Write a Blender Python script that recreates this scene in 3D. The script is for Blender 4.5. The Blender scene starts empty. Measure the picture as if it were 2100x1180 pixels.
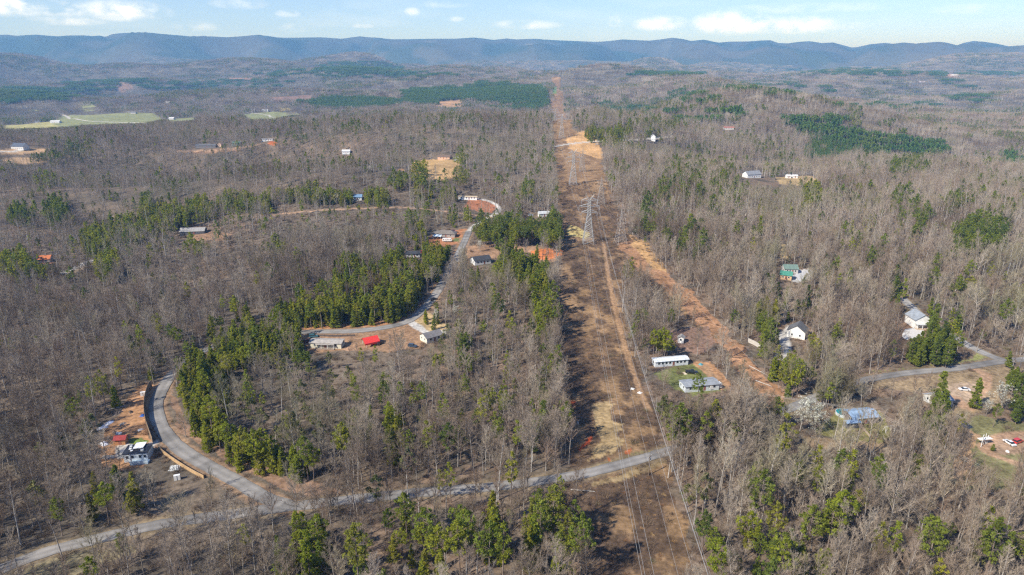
import bpy, math, random
import numpy as np

R = math.radians
# ------------------------------------------------------------ camera, sky, sun
CAMH = 140.0; FPX = 1400.0; PITCH = R(18.3)
SUN_EL = R(41); SUN_AZ = R(218)          # math angle of the direction TO the sun (x right, y away)
scene = bpy.context.scene
ROOTC = scene.collection
cam_d = bpy.data.cameras.new('camera'); cam = bpy.data.objects.new('camera', cam_d); ROOTC.objects.link(cam)
cam.location = (0, 0, CAMH); cam.rotation_euler = (math.pi/2 - PITCH, 0, 0)
cam_d.sensor_fit = 'HORIZONTAL'; cam_d.sensor_width = 36; cam_d.lens = 36*FPX/2100.0
cam_d.clip_start = 1; cam_d.clip_end = 80000
scene.camera = cam

scene.view_settings.view_transform = 'Standard'; scene.view_settings.look = 'None'
scene.view_settings.exposure = EXPOSURE = 0.60; scene.view_settings.gamma = 1
scene.cycles.max_bounces = 5; scene.cycles.diffuse_bounces = 2; scene.cycles.glossy_bounces = 1
scene.cycles.transmission_bounces = 2; scene.cycles.volume_bounces = 0; scene.cycles.transparent_max_bounces = 6
scene.cycles.use_adaptive_sampling = True; scene.cycles.adaptive_threshold = 0.01
scene.cycles.use_denoising = False
scene.cycles.caustics_reflective = False; scene.cycles.caustics_refractive = False
scene.cycles.pixel_filter_type = 'BLACKMAN_HARRIS'; scene.cycles.filter_width = 1.3

def nn(nt, t, **k):
    n = nt.nodes.new(t)
    for a, b in k.items():
        if a.startswith('i_'): n.inputs[a[2:].replace('_', ' ')].default_value = b
        else: setattr(n, a, b)
    return n
def math_n(nt, op, a, b=None, c=None, clamp=False):
    n = nt.nodes.new('ShaderNodeMath'); n.operation = op; n.use_clamp = clamp
    for i, v in enumerate((a, b, c)):
        if v is None: continue
        if isinstance(v, (int, float)): n.inputs[i].default_value = v
        else: nt.links.new(v, n.inputs[i])
    return n.outputs[0]
def mixc(nt, f, a, b, mode='MIX'):
    n = nt.nodes.new('ShaderNodeMix'); n.data_type = 'RGBA'; n.blend_type = mode; n.clamp_factor = True
    for s, v in ((n.inputs[0], f), (n.inputs[6], a), (n.inputs[7], b)):
        if isinstance(v, (int, float)): s.default_value = v
        elif isinstance(v, (tuple, list)): s.default_value = tuple(v) + ((1,) if len(v) == 3 else ())
        else: nt.links.new(v, s)
    return n.outputs[2]
def ramp(nt, f, stops):
    n = nt.nodes.new('ShaderNodeValToRGB'); nt.links.new(f, n.inputs[0])
    e = n.color_ramp.elements
    while len(e) < len(stops): e.new(0.5)
    for i, (p, c) in enumerate(stops):
        e[i].position = p; e[i].color = tuple(c) + ((1,) if len(c) == 3 else ())
    return n.outputs[0]

world = bpy.data.worlds.new('World'); scene.world = world; world.use_nodes = True
nt = world.node_tree; nt.nodes.clear()
out = nn(nt, 'ShaderNodeOutputWorld'); bg = nn(nt, 'ShaderNodeBackground'); bg.inputs[1].default_value = 0.117
nt.links.new(bg.outputs[0], out.inputs[0])
sky = nn(nt, 'ShaderNodeTexSky', sky_type='NISHITA', sun_disc=False, sun_elevation=SUN_EL, altitude=400,
         air_density=1.0, dust_density=0.1, ozone_density=4.0)
sky.sun_rotation = math.pi/2 - SUN_AZ
tc = nn(nt, 'ShaderNodeTexCoord'); sx = nn(nt, 'ShaderNodeSeparateXYZ'); nt.links.new(tc.outputs['Generated'], sx.inputs[0])
# clouds: soft banks low over the mountains, placed by direction of the sky
az = math_n(nt, 'ARCTAN2', sx.outputs[0], sx.outputs[1]); el = math_n(nt, 'ARCSINE', sx.outputs[2])
def sky_noise(sa, se, scale, det, w):
    cx = nn(nt, 'ShaderNodeCombineXYZ')
    nt.links.new(math_n(nt, 'MULTIPLY', az, sa), cx.inputs[0]); nt.links.new(math_n(nt, 'MULTIPLY', el, se), cx.inputs[1]); cx.inputs[2].default_value = w
    t = nn(nt, 'ShaderNodeTexNoise'); t.inputs['Scale'].default_value = scale; t.inputs['Detail'].default_value = det; t.inputs['Roughness'].default_value = 0.58
    nt.links.new(cx.outputs[0], t.inputs['Vector']); return t.outputs[0]
n1 = sky_noise(30, 55, 1.0, 7, 3.1); n2 = sky_noise(5, 30, 1.0, 6, 8.7)
tot = None
# (azimuth px, row px) -> angles ; half sizes ; strength
CLOUDS = [(1500, 50, 75, 24, 1.0), (1575, 56, 40, 15, .8), (1640, 54, 70, 17, .9), (1355, 50, 52, 16, .8), (1265, 44, 18, 15, .6), (1740, 54, 30, 8, .4),
          (30, 14, 60, 20, .8), (125, 20, 50, 16, .75), (250, 25, 75, 20, .8), (140, 44, 60, 9, .5), (590, 29, 22, 8, .6), (600, 60, 25, 10, .35),
          (845, 25, 16, 9, .5), (935, 40, 16, 6, .45), (1075, 52, 70, 10, .5), (400, 56, 40, 10, .35), (745, 54, 22, 5, .4), (490, 8, 50, 12, .3), (900, 10, 70, 8, .2), (1650, 18, 160, 10, .25), (1990, 20, 60, 10, .2)]
for (px, py, hw, hh, st) in CLOUDS:
    u = (px-1050)/FPX; v = (590-py)/FPX
    y_ = math.cos(PITCH)+v*math.sin(PITCH); z_ = -math.sin(PITCH)+v*math.cos(PITCH)
    a0 = math.atan2(u, y_); e0 = math.atan2(z_, math.hypot(u, y_))
    da = math_n(nt, 'MULTIPLY', math_n(nt, 'SUBTRACT', az, a0), FPX/hw); de0 = math_n(nt, 'SUBTRACT', el, e0)
    # flatter below, billowing above
    de = math_n(nt, 'MAXIMUM', math_n(nt, 'MULTIPLY', de0, FPX/hh), math_n(nt, 'MULTIPLY', de0, -FPX*1.3/hh))
    d = math_n(nt, 'ADD', math_n(nt, 'MULTIPLY', da, da), math_n(nt, 'MULTIPLY', de, de))
    m = math_n(nt, 'MULTIPLY', math_n(nt, 'MAXIMUM', math_n(nt, 'SUBTRACT', 1.25, d), 0.0), st)
    tot = m if tot is None else math_n(nt, 'MAXIMUM', tot, m)
cl = math_n(nt, 'MULTIPLY', tot, math_n(nt, 'MULTIPLY', math_n(nt, 'SUBTRACT', n1, 0.37), 4.2, clamp=True), clamp=True)
wisp = math_n(nt, 'MULTIPLY', math_n(nt, 'SUBTRACT', n2, 0.50), 1.1, clamp=True)
cm = math_n(nt, 'MAXIMUM', math_n(nt, 'MULTIPLY', cl, 0.80), math_n(nt, 'MULTIPLY', wisp, 0.5), clamp=True)
skb = mixc(nt, 1.0, sky.outputs[0], (.76, .79, .985), 'MULTIPLY'); skb = mixc(nt, 1.0, skb, ramp(nt, el, [(0, (.84, .95, 1.12)), (.09, (1, 1, 1))]), 'MULTIPLY')
skc = mixc(nt, cm, skb, (9.4, 9.6, 10.2))
nt.links.new(skc, bg.inputs[0])

sun_d = bpy.data.lights.new('sun', 'SUN'); sun_d.energy = 4.4; sun_d.angle = R(1.2); sun_d.color = (1, .955, .88)
sun = bpy.data.objects.new('sun', sun_d); ROOTC.objects.link(sun)
SD = np.array([math.cos(SUN_EL)*math.cos(SUN_AZ), math.cos(SUN_EL)*math.sin(SUN_AZ), math.sin(SUN_EL)])
from mathutils import Vector, Matrix
sun.rotation_euler = Vector(SD).to_track_quat('Z', 'Y').to_euler(); sun.location = tuple(SD*2000)

# ------------------------------------------------------------ noise, terrain
def hsh(ix, iy, s):
    h = (ix.astype(np.int64)*374761393 + iy.astype(np.int64)*668265263 + s*1442695041) & 0x7fffffff
    h = ((h ^ (h >> 13))*1274126177) & 0x7fffffff
    h = ((h ^ (h >> 16))*2246822519) & 0x7fffffff
    return ((h ^ (h >> 15)) & 0xffffff)/16777215.0
def vn(x, y, s):
    x = np.asarray(x, float); y = np.asarray(y, float)
    ix = np.floor(x); iy = np.floor(y); fx = x-ix; fy = y-iy
    fx = fx*fx*fx*(fx*(fx*6-15)+10); fy = fy*fy*fy*(fy*(fy*6-15)+10)
    a = hsh(ix, iy, s); b = hsh(ix+1, iy, s); c = hsh(ix, iy+1, s); d = hsh(ix+1, iy+1, s)
    return (a+(b-a)*fx)*(1-fy) + (c+(d-c)*fx)*fy
def fbm(x, y, s, o=3):
    r = 0; a = .5; t = 0
    for i in range(o): r = r+a*vn(x*2**i, y*2**i, s+i*17); t += a; a *= .5
    return r/t
def sst(a, b, x): t = np.clip((x-a)/(b-a), 0, 1); return t*t*(3-2*t)

def hpos(px, d, py=250):
    u = (px-1050)/FPX; v = (590-py)/FPX; return u/(math.cos(PITCH)+v*math.sin(PITCH))*d, d
# (px, distance, across, along, height)
BUMPS = [(480, 1320, 330, 200, 30), (600, 950, 260, 100, -30), (760, 1140, 200, 130, 26), (250, 970, 240, 100, -30), (1950, 1000, 240, 130, 22), (1980, 1330, 300, 150, -22), (60, 1800, 520, 420, -30), (150, 2600, 1100, 620, -50), (640, 2500, 330, 420, -32),
         (1500, 1700, 240, 220, 72), (1185, 1190, 170, 130, 13), (1190, 1650, 260, 220, -30), (1150, 2300, 250, 300, -25), (1760, 1560, 300, 170, 44), (1780, 1120, 340, 130, -24), (1560, 990, 160, 90, -20), (1350, 1250, 190, 150, 30),
         (1000, 3700, 600, 480, 62), (735, 6200, 330, 500, 95), (1290, 3900, 420, 330, 70), (1150, 4900, 900, 350, 65), (1350, 4300, 500, 400, 50), (250, 4200, 420, 420, 60),
         (100, 4900, 900, 420, 38), (1340, 7800, 300, 300, 70), (1510, 7600, 220, 250, 60), (1750, 5200, 900, 400, 40), (1950, 7000, 1300, 500, 60),
         (120, 620, 180, 120, -9), (330, 480, 140, 110, -5), (540, 770, 190, 75, 18), (1800, 640, 260, 120, 6), (900, 880, 160, 90, 7)]
BW = [(*hpos(p, d), sx_, sy_, h) for p, d, sx_, sy_, h in BUMPS]
FH = [(*hpos(p, d, 120), sx_, sy_, h) for p, d, sx_, sy_, h in [(60, 11000, 900, 500, 170), (250, 10800, 900, 450, 120), (470, 11300, 700, 450, 150), (900, 10600, 500, 400, 120), (1080, 10700, 420, 350, 190), (1190, 10500, 350, 350, 120), (1330, 9900, 500, 350, 95), (1560, 10600, 560, 380, 170), (1720, 10300, 400, 330, 200), (1810, 11200, 500, 400, 150), (1390, 11700, 380, 420, 220), (2070, 10800, 400, 400, 210), (1900, 11400, 450, 400, 160), (650, 11500, 600, 450, 180), (2300, 10500, 900, 500, 160), (-300, 10900, 900, 500, 170)]]
SKY_PX = [-900, -500, -250, 0, 14, 34, 54, 75, 102, 119, 136, 170, 190, 203, 217, 227, 237, 258, 295, 312, 325, 373, 400, 441, 468, 502, 529, 549, 570, 593, 627, 658, 700, 720, 737, 758, 775, 802, 842, 890, 934, 971, 991, 1012, 1039, 1059, 1093, 1137, 1175, 1222, 1249, 1276, 1307, 1330, 1354, 1378, 1400, 1417, 1444, 1473, 1495, 1536, 1563, 1580, 1597, 1617, 1637, 1661, 1685, 1708, 1725, 1746, 1759, 1786, 1814, 1834, 1851, 1878, 1898, 1929, 1946, 1963, 1976, 1997, 2020, 2044, 2068, 2100, 2300, 2600, 3100]
SKY_PY = [78, 84, 76, 71.5, 71, 73.5, 72, 71, 73.5, 74.5, 73, 72.5, 74, 73, 75.5, 71, 69, 67.5, 66.5, 67.5, 69, 73, 75.5, 75.5, 76.5, 74.5, 72.5, 74, 77, 77.5, 77, 76.5, 79.5, 77, 74.5, 77, 79, 81, 80.5, 79.5, 79.5, 77, 79, 82, 79, 81, 79.5, 82.5, 84, 86, 84.5, 81, 82.5, 83.5, 81, 77.5, 80, 84, 81.5, 87.5, 85.5, 85, 83, 82.5, 88.5, 89, 86, 84.5, 88.5, 87, 91.5, 97.5, 96.5, 90.5, 88, 90, 88.5, 92.5, 90, 88, 90, 93, 88, 84, 86, 89.5, 95, 93, 90, 94, 88]
MR = 13000.0
def _skyang():
    px = np.array(SKY_PX, float); py = np.array(SKY_PY, float)
    u = (px-1050)/FPX; v = (590-py)/FPX; y = math.cos(PITCH)+v*math.sin(PITCH); z = -math.sin(PITCH)+v*math.cos(PITCH)
    return np.arctan2(u, y), z/np.hypot(u, y)
SA, SE = _skyang()
def hgt(x, y):
    x = np.asarray(x, float); y = np.asarray(y, float); r = np.hypot(x, y)
    z = 7*(vn(x/210+3.3, y/210+1.7, 5)-.5)*sst(60, 400, r)
    z = z + (vn(x/430, y/430, 11)-.5)*(9+74*sst(500, 1250, r)*(1-.35*np.exp(-((x-.0629*y)/120)**2)))
    calm = 1-.85*np.exp(-(((x+1000)/1150)**2+((y-2500)/620)**2))-.75*np.exp(-(((x+480)/520)**2+((y-1330)/330)**2)); calm = np.clip(calm, .08, 1)
    z = z*(.35+.65*calm)
    z = z + calm*(vn(x/900+.3, y/900+.8, 21)-.5)*190*sst(1200, 3000, r)*(1-.6*np.exp(-((x-.0629*y)/350)**2)*(1-sst(3500, 5000, r)))
    z = z + (vn(x/2300, y/2300, 31)-.35)*130*sst(3600, 7500, r) + (vn(x/650, y/1100, 41)-.5)*60*sst(3000, 5500, r)
    for (bx, by, sx_, sy_, h) in BW: z = z + h*np.exp(-(((x-bx)/sx_)**2+((y-by)/sy_)**2))
    a = np.arctan2(x, y); top = np.interp(a, SA, SE)*MR+CAMH
    t = sst(8600, MR, r)
    spur = 1-np.abs(2*fbm(x/2600+fbm(x/1500, y/1500, 75, 2), y/3600, 71, 4)-1)*2.2
    m = t*(top) * (0.62+.38*sst(.25, .75, t)) + (4*t*(1-t))*420*(spur-.5)*sst(0.02, .3, t)
    m = m - sst(MR, MR+6000, r)*top*.9
    fh = 0*r
    for (bx, by, sx_, sy_, h) in FH: fh = np.maximum(fh, h*1.15*np.exp(-(((x-bx)/sx_)**2+((y-by)/sy_)**2)))
    m = np.maximum(m, fh)+.25*np.minimum(m, fh)*(1-sst(.8, 1, t))
    near = z*(1-sst(9500, MR*.98, r))
    m = np.where(r > 8600, np.minimum(m, np.interp(a, SA, SE)*r+CAMH-2-sst(0, .5, 1-t)*60), m)
    return near + m
# exact skyline at the ridge distance is t=1: m = top
def proj(x, y, z):
    dep = y*math.cos(PITCH)-(z-CAMH)*math.sin(PITCH); v = y*math.sin(PITCH)+(z-CAMH)*math.cos(PITCH)
    dep = np.where(dep < 1, 1e9, dep)
    return 1050+FPX*x/dep, 590-FPX*v/dep, dep
_ts = np.concatenate([np.geomspace(90, 16000, 900)])
def gp(px, py):
    """ground point seen at these photograph pixels (2100 px frame), by marching the sight line over the terrain"""
    px = np.atleast_1d(np.asarray(px, float)); py = np.atleast_1d(np.asarray(py, float))
    u = (px-1050)/FPX; v = (590-py)/FPX
    dy = math.cos(PITCH)+v*math.sin(PITCH); dz = -math.sin(PITCH)+v*math.cos(PITCH); dx = u
    X = dx[:, None]*_ts; Y = dy[:, None]*_ts; Z = CAMH+dz[:, None]*_ts
    g = Z-hgt(X, Y); hit = g < 0; i = np.where(hit.any(1), hit.argmax(1), len(_ts)-1); i = np.maximum(i, 1)
    k = np.arange(len(px)); g0 = g[k, i-1]; g1 = g[k, i]; f = np.clip(g0/(g0-g1+1e-9), 0, 1); t = _ts[i-1]+f*(_ts[i]-_ts[i-1])
    x = dx*t; y = dy*t; return np.stack([x, y, hgt(x, y)], 1)
def G(px, py): return gp(px, py)[0]
def wpoly(pts): a = np.array(pts, float); return gp(a[:, 0], a[:, 1])[:, :2]
def pip(poly, x, y):
    ins = np.zeros(x.shape, bool); n = len(poly)
    lo = poly.min(0); hi = poly.max(0); c = (x >= lo[0]) & (x <= hi[0]) & (y >= lo[1]) & (y <= hi[1])
    if not c.any(): return ins
    X = x[c]; Y = y[c]; r = np.zeros(X.shape, bool)
    for i in range(n):
        x0, y0 = poly[i]; x1, y1 = poly[(i+1) % n]
        if y0 == y1: continue
        k = ((y0 > Y) != (y1 > Y)) & (X < (x1-x0)*(Y-y0)/(y1-y0)+x0); r ^= k
    ins[c] = r; return ins
def dense(pts, n=6):
    """Catmull-Rom through 2-D points"""
    p = np.array(pts, float); p = np.vstack([2*p[0]-p[1], p, 2*p[-1]-p[-2]]); o = []
    for i in range(1, len(p)-2):
        for t in np.linspace(0, 1, n, endpoint=False):
            a, b, c, d = p[i-1], p[i], p[i+1], p[i+2]
            o.append(.5*((2*b)+(c-a)*t+(2*a-5*b+4*c-d)*t*t+(3*b-a-3*c+d)*t**3))
    o.append(p[-2]); return np.array(o)
def pdist(line, x, y, lim=60):
    d = np.full(x.shape, 1e9)
    lo = line.min(0)-lim; hi = line.max(0)+lim; c = (x >= lo[0]) & (x <= hi[0]) & (y >= lo[1]) & (y <= hi[1])
    if not c.any(): return d
    X = x[c]; Y = y[c]; D = d[c]
    for i in range(len(line)-1):
        a = line[i]; b = line[i+1]; ab = b-a; L = max(ab@ab, 1e-9)
        t = np.clip(((X-a[0])*ab[0]+(Y-a[1])*ab[1])/L, 0, 1)
        D = np.minimum(D, np.hypot(X-a[0]-t*ab[0], Y-a[1]-t*ab[1]))
    d[c] = D; return d

# ------------------------------------------------------------ the lie of the land (photograph pixels -> world)
ROADS = {  # name: (px points, width m)
 'main_road': ([(-150, 1235), (60, 1145), (200, 1106), (330, 1076), (470, 1056), (560, 1044), (690, 1029), (850, 1012), (1000, 1000), (1150, 981), (1240, 962), (1360, 929), (1460, 899), (1570, 858), (1740, 790), (1850, 767), (1960, 756), (2060, 741), (2140, 736), (2300, 730)], 5.2),
 'curving_road': ([(600, 1040), (545, 1022), (490, 990), (430, 958), (375, 925), (338, 888), (320, 845), (326, 812), (352, 770), (400, 730), (470, 700), (550, 688), (640, 681), (720, 680), (790, 672), (835, 660), (866, 637), (893, 605), (912, 572), (932, 537), (948, 505), (962, 474)], 5.6),
 'side_road': ([(2060, 741), (2025, 728), (1990, 712), (1955, 690), (1915, 668), (1880, 640), (1850, 612)], 5.6),
}
TRACKS = {  # light gravel and clay tracks
 'gravel_driveway': ([(962, 474), (975, 462), (1000, 448), (1022, 434), (1020, 422), (1000, 412), (978, 408)], 3.6, 'gravel'),
 'clay_track': ([(560, 441), (640, 433), (740, 428), (830, 426), (930, 436), (1005, 446)], 3.6, 'clay'),
 'house_driveway': ([(842, 660), (858, 672), (880, 684), (915, 680)], 4.0, 'gravel'),
 'hill_track': ([(366, 311), (430, 309), (500, 302), (530, 296)], 5, 'clay'),
 'crossing_track': ([(1140, 300), (1180, 294), (1230, 290), (1300, 287), (1380, 280)], 5, 'gravel'),
 'yard_track': ([(2000, 758), (2022, 770), (2018, 795), (2000, 822), (1985, 838), (1960, 815)], 3.6, 'clay'),
 'lawn_track': ([(2100, 955), (2060, 942), (2020, 925), (2030, 905), (2060, 893), (2105, 890)], 3.4, 'clay'),
 'farm_lane': ([(-40, 309), (20, 311), (42, 307), (28, 299)], 7, 'gravel'), 'field_lane': ([(125, 236), (170, 247), (240, 251), (330, 252), (420, 243)], 8, 'gravel'),
 'meadow_lane': ([(505, 231), (540, 235), (560, 241)], 7, 'gravel'), 'shed_path': ([(258, 918), (275, 922), (300, 920), (314, 909)], 3.2, 'gravel'), 'pad_path': ([(252, 916), (254, 934)], 4.0, 'gravel'),
 'line_track': ([(1238, 500), (1250, 580), (1268, 660), (1290, 740), (1318, 815), (1330, 840)], 2.0, 'dirt'), 'truck_track': ([(1445, 750), (1462, 775), (1490, 795)], 3.5, 'dirt'),
 'woods_drive': ([(1600, 735), (1612, 712), (1608, 690), (1625, 672)], 4.5, 'gravel'), 'west_track': ([(130, 560), (150, 553), (175, 540), (200, 532)], 4.5, 'gravel'),
}
roadw = {k: (dense(wpoly(dense(p, 3)), 4), w) for k, (p, w) in ROADS.items()}
trackw = {k: (dense(wpoly(dense(p, 3)), 2), w, m) for k, (p, w, m) in TRACKS.items()}
CORR = [(1236, 1300), (1200, 1180), (1182, 1060), (1168, 960), (1158, 850), (1151, 750), (1147, 650), (1146, 560), (1148, 500), (1144, 420), (1141, 350), (1137, 296), (1132, 262), (1131, 225), (1130, 190), (1131, 158), (1148, 158), (1155, 200), (1163, 235), (1172, 262), (1200, 285), (1228, 310), (1243, 370), (1262, 420), (1292, 482), (1330, 528), (1395, 580), (1455, 640), (1510, 700), (1560, 755), (1605, 812), (1612, 846), (1572, 852), (1530, 790), (1476, 720), (1416, 660), (1362, 610), (1314, 572), (1283, 560), (1272, 620), (1284, 690), (1310, 760), (1345, 840), (1368, 930), (1382, 1000), (1405, 1090), (1432, 1180), (1475, 1300)]
CORRW = wpoly(CORR); DIAG = wpoly([(1262, 500), (1300, 488), (1396, 578), (1458, 638), (1514, 698), (1564, 753), (1608, 810), (1614, 846), (1574, 852), (1534, 792), (1482, 722), (1424, 660), (1366, 600), (1318, 560)])
# clearings: (polygon, colour, keep trees out, name)
ORANGE = (.40, .225, .115); TAN = (.40, .29, .15); STRAW = (.37, .265, .135); GREEN = (.15, .17, .06); FIELD = (.25, .26, .12); CLAY = (.42, .135, .05); BROWN = (.20, .125, .08); GRAV = (.42, .40, .37)
CLEAR = [
 ([(318, 800), (325, 790), (300, 788), (262, 815), (225, 870), (205, 915), (218, 955), (255, 968), (300, 958), (330, 930), (318, 905), (302, 870), (300, 830)], ORANGE),
 ([(268, 898), (300, 896), (302, 906), (270, 910)], GREEN),
 ([(440, 930), (370, 880), (345, 830), (350, 800), (375, 850), (420, 895), (520, 950), (620, 975), (700, 1010), (640, 1020), (560, 1000)], (.27, .17, .11)),
 ([(620, 690), (700, 668), (800, 664), (845, 668), (870, 690), (862, 712), (800, 722), (720, 720), (640, 722)], (.31, .19, .11)),
 ([(600, 665), (720, 664), (800, 660), (850, 645), (862, 640), (840, 655), (800, 668), (700, 674), (610, 676)], (.42, .21, .10)),
 ([(840, 650), (870, 640), (900, 650), (915, 672), (890, 690), (865, 675)], TAN),
 ([(875, 495), (890, 480), (945, 470), (968, 472), (955, 500), (945, 530), (925, 530), (940, 500), (915, 505), (880, 508)], (.42, .19, .09)),
 ([(928, 488), (944, 488), (942, 496), (926, 496)], GREEN),
 ([(960, 505), (1000, 500), (1060, 505), (1090, 505), (1140, 510), (1145, 535), (1110, 540), (1060, 528), (1000, 530), (955, 530)], (.36, .22, .13)),
 ([(1085, 515), (1120, 508), (1152, 510), (1150, 526), (1120, 534), (1092, 530)], (.60, .20, .07)),
 ([(960, 410), (1000, 412), (1018, 425), (1010, 438), (985, 436), (950, 425)], (.36, .15, .08)),
 ([(845, 335), (880, 328), (945, 328), (942, 345), (935, 365), (905, 372), (850, 368), (842, 350)], (.46, .30, .14)),
 ([(815, 347), (828, 346), (828, 350), (815, 351)], ORANGE), ([(930, 322), (952, 322), (945, 331), (932, 331)], GRAV),
 ([(1335, 765), (1400, 748), (1450, 745), (1475, 770), (1490, 800), (1420, 812), (1380, 800)], (.16, .17, .06)), ([(1420, 742), (1455, 742), (1500, 790), (1480, 802), (1450, 770)], ORANGE),
 ([(1380, 680), (1450, 670), (1470, 700), (1440, 730), (1390, 715)], (.27, .17, .12)),
 ([(1625, 556), (1665, 552), (1672, 568), (1640, 580), (1618, 574)], (.5, .49, .47)), ([(1595, 500), (1610, 500), (1612, 530), (1598, 530)], TAN),
 ([(1590, 364), (1660, 360), (1680, 372), (1650, 382), (1600, 378)], (.42, .30, .15)),
 ([(1850, 668), (1885, 664), (1890, 690), (1870, 700), (1845, 690)], (.62, .59, .55)), ([(1838, 655), (1898, 655), (1898, 700), (1840, 700)], BROWN),
 ([(1740, 770), (1850, 755), (1960, 745), (2030, 735), (2010, 720), (1990, 735), (1950, 742), (1800, 760)], (.22, .22, .08)),
 ([(1740, 800), (1850, 775), (1960, 765), (2060, 752), (2110, 755), (2100, 830), (2020, 838), (1980, 870), (1940, 850), (1900, 800), (1800, 800)], (.30, .22, .13)),
 ([(1930, 790), (2000, 785), (2010, 830), (1960, 835), (1930, 820)], (.38, .28, .19)),
 ([(1700, 860), (1720, 840), (1800, 845), (1830, 880), (1800, 905), (1720, 900), (1680, 890)], (.21, .19, .07)), ([(1650, 895), (1800, 905), (1830, 925), (1760, 930), (1660, 915)], (.28, .2, .12)),
 ([(1985, 870), (2010, 855), (2110, 870), (2130, 950), (2110, 1000), (2000, 1010), (1960, 1000), (1965, 950), (1985, 910)], (.20, .185, .085)),
 ([(1985, 880), (2008, 890), (1990, 935), (1985, 985), (1950, 990), (1945, 960), (1975, 920)], (.46, .29, .16)), ([(2000, 910), (2050, 895), (2110, 880), (2120, 925), (2060, 935)], (.38, .26, .17)),
 ([(0, 256), (100, 250), (170, 246), (150, 262), (60, 264), (0, 264)], (.36, .33, .14)), ([(118, 240), (150, 236), (320, 233), (332, 245), (300, 253), (180, 256), (125, 262), (100, 252)], FIELD), ([(60, 226), (82, 226), (84, 229), (62, 229)], FIELD), ([(165, 216), (192, 213), (195, 219), (170, 222)], FIELD),
 ([(340, 246), (400, 241), (402, 246), (350, 250)], FIELD), ([(495, 235), (560, 229), (610, 233), (620, 237), (560, 243), (510, 246), (500, 240)], FIELD), ([(572, 221), (595, 221), (600, 227), (574, 228)], (.42, .33, .12)), ([(550, 200), (640, 196), (640, 206), (560, 210)], (.23, .15, .12)),
 ([(0, 308), (30, 304), (95, 305), (90, 313), (0, 318)], (.45, .30, .17)), ([(235, 172), (255, 168), (275, 182), (250, 190), (238, 184)], (.22, .15, .12)), ([(460, 161), (530, 160), (530, 163), (465, 164)], (.33, .18, .14)),
 ([(885, 210), (950, 205), (945, 212), (905, 217)], (.44, .27, .15)), ([(75, 530), (105, 528), (108, 542), (80, 542)], (.35, .17, .09)), ([(135, 556), (200, 528), (205, 534), (150, 562)], (.4, .3, .2)), ([(0, 570), (50, 568), (50, 577), (0, 580)], (.36, .2, .12)),
 ([(375, 482), (440, 474), (475, 482), (450, 495), (400, 492)], (.33, .20, .12)), ([(380, 312), (450, 305), (500, 302), (490, 310), (400, 316)], (.30, .18, .11)), ([(550, 290), (568, 290), (568, 297), (552, 298)], CLAY), ([(1925, 154), (1968, 153), (1965, 158), (1930, 159)], (.4, .25, .2)),
 ([(50, 1165), (200, 1125), (270, 1110), (290, 1130), (180, 1160), (130, 1200), (40, 1260)], (.23, .19, .11)),
]
CLEARW = [(wpoly(p), c) for p, c in CLEAR]
def wpoly_up(pts, h):
    """where the sight lines to a far clearing pass at height h above the land: no crowns stand there"""
    g = wpoly(pts); a = np.array(pts, float); u = (a[:, 0]-1050)/FPX; v = (590-a[:, 1])/FPX; dy = math.cos(PITCH)+v*math.sin(PITCH); dz = -math.sin(PITCH)+v*math.cos(PITCH)
    t = g[:, 1]/dy; t2 = t*(1-h/(-dz*t)); return np.stack([u*t2, dy*t2], 1)
FARC = [i for i, (p, c) in enumerate(CLEARW) if np.hypot(*p.mean(0)) > 1000]
FARX = [(wpoly_up(CLEAR[i][0], h), CLEARW[i][1]) for i in FARC if CLEARW[i][1] in (FIELD, (.36, .33, .14), (.45, .30, .17), (.44, .27, .15), (.46, .30, .14)) for h in (5, 9, 12)]

HOUSE_PX = [(281, 935, 26, 22), (251, 908, 14, 12), (672, 706, 36, 14), (758, 697, 18, 16), (872, 696, 26, 16), (985, 533, 22, 14), (910, 475, 26, 12), (903, 487, 16, 9), (918, 491, 12, 6), (960, 404, 20, 7), (1095, 440, 22, 7), (848, 523, 16, 6), (93, 530, 14, 8), (397, 472, 28, 10), (910, 322, 18, 7), (43, 303, 18, 6), (735, 408, 10, 5), (1373, 745, 38, 13), (1417, 762, 13, 8), (1430, 792, 40, 14), (1465, 791, 14, 9), (1397, 695, 12, 10), (1625, 682, 24, 18), (1545, 705, 16, 8), (1618, 560, 22, 20), (1880, 655, 22, 26), (1757, 855, 36, 16), (1730, 843, 14, 8), (1976, 798, 12, 7), (1822, 880, 3, 3), (2025, 895, 25, 25), (2075, 905, 20, 10), (1540, 358, 20, 10), (1624, 364, 14, 6), (1580, 372, 24, 6), (1206, 470, 22, 38), (1175, 350, 16, 36), (1272, 480, 16, 28), (1232, 410, 14, 22), (710, 313, 10, 6), (1340, 285, 8, 6), (1492, 263, 14, 6), (308, 850, 8, 60), (370, 945, 45, 26), (364, 978, 10, 8), (1182, 875, 5, 20), (420, 300, 22, 6), (548, 286, 12, 4), (885, 637, 3, 3), (1655, 845, 34, 30), (2045, 812, 34, 24), (1226, 296, 8, 4), (640, 694, 22, 9)]

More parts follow.
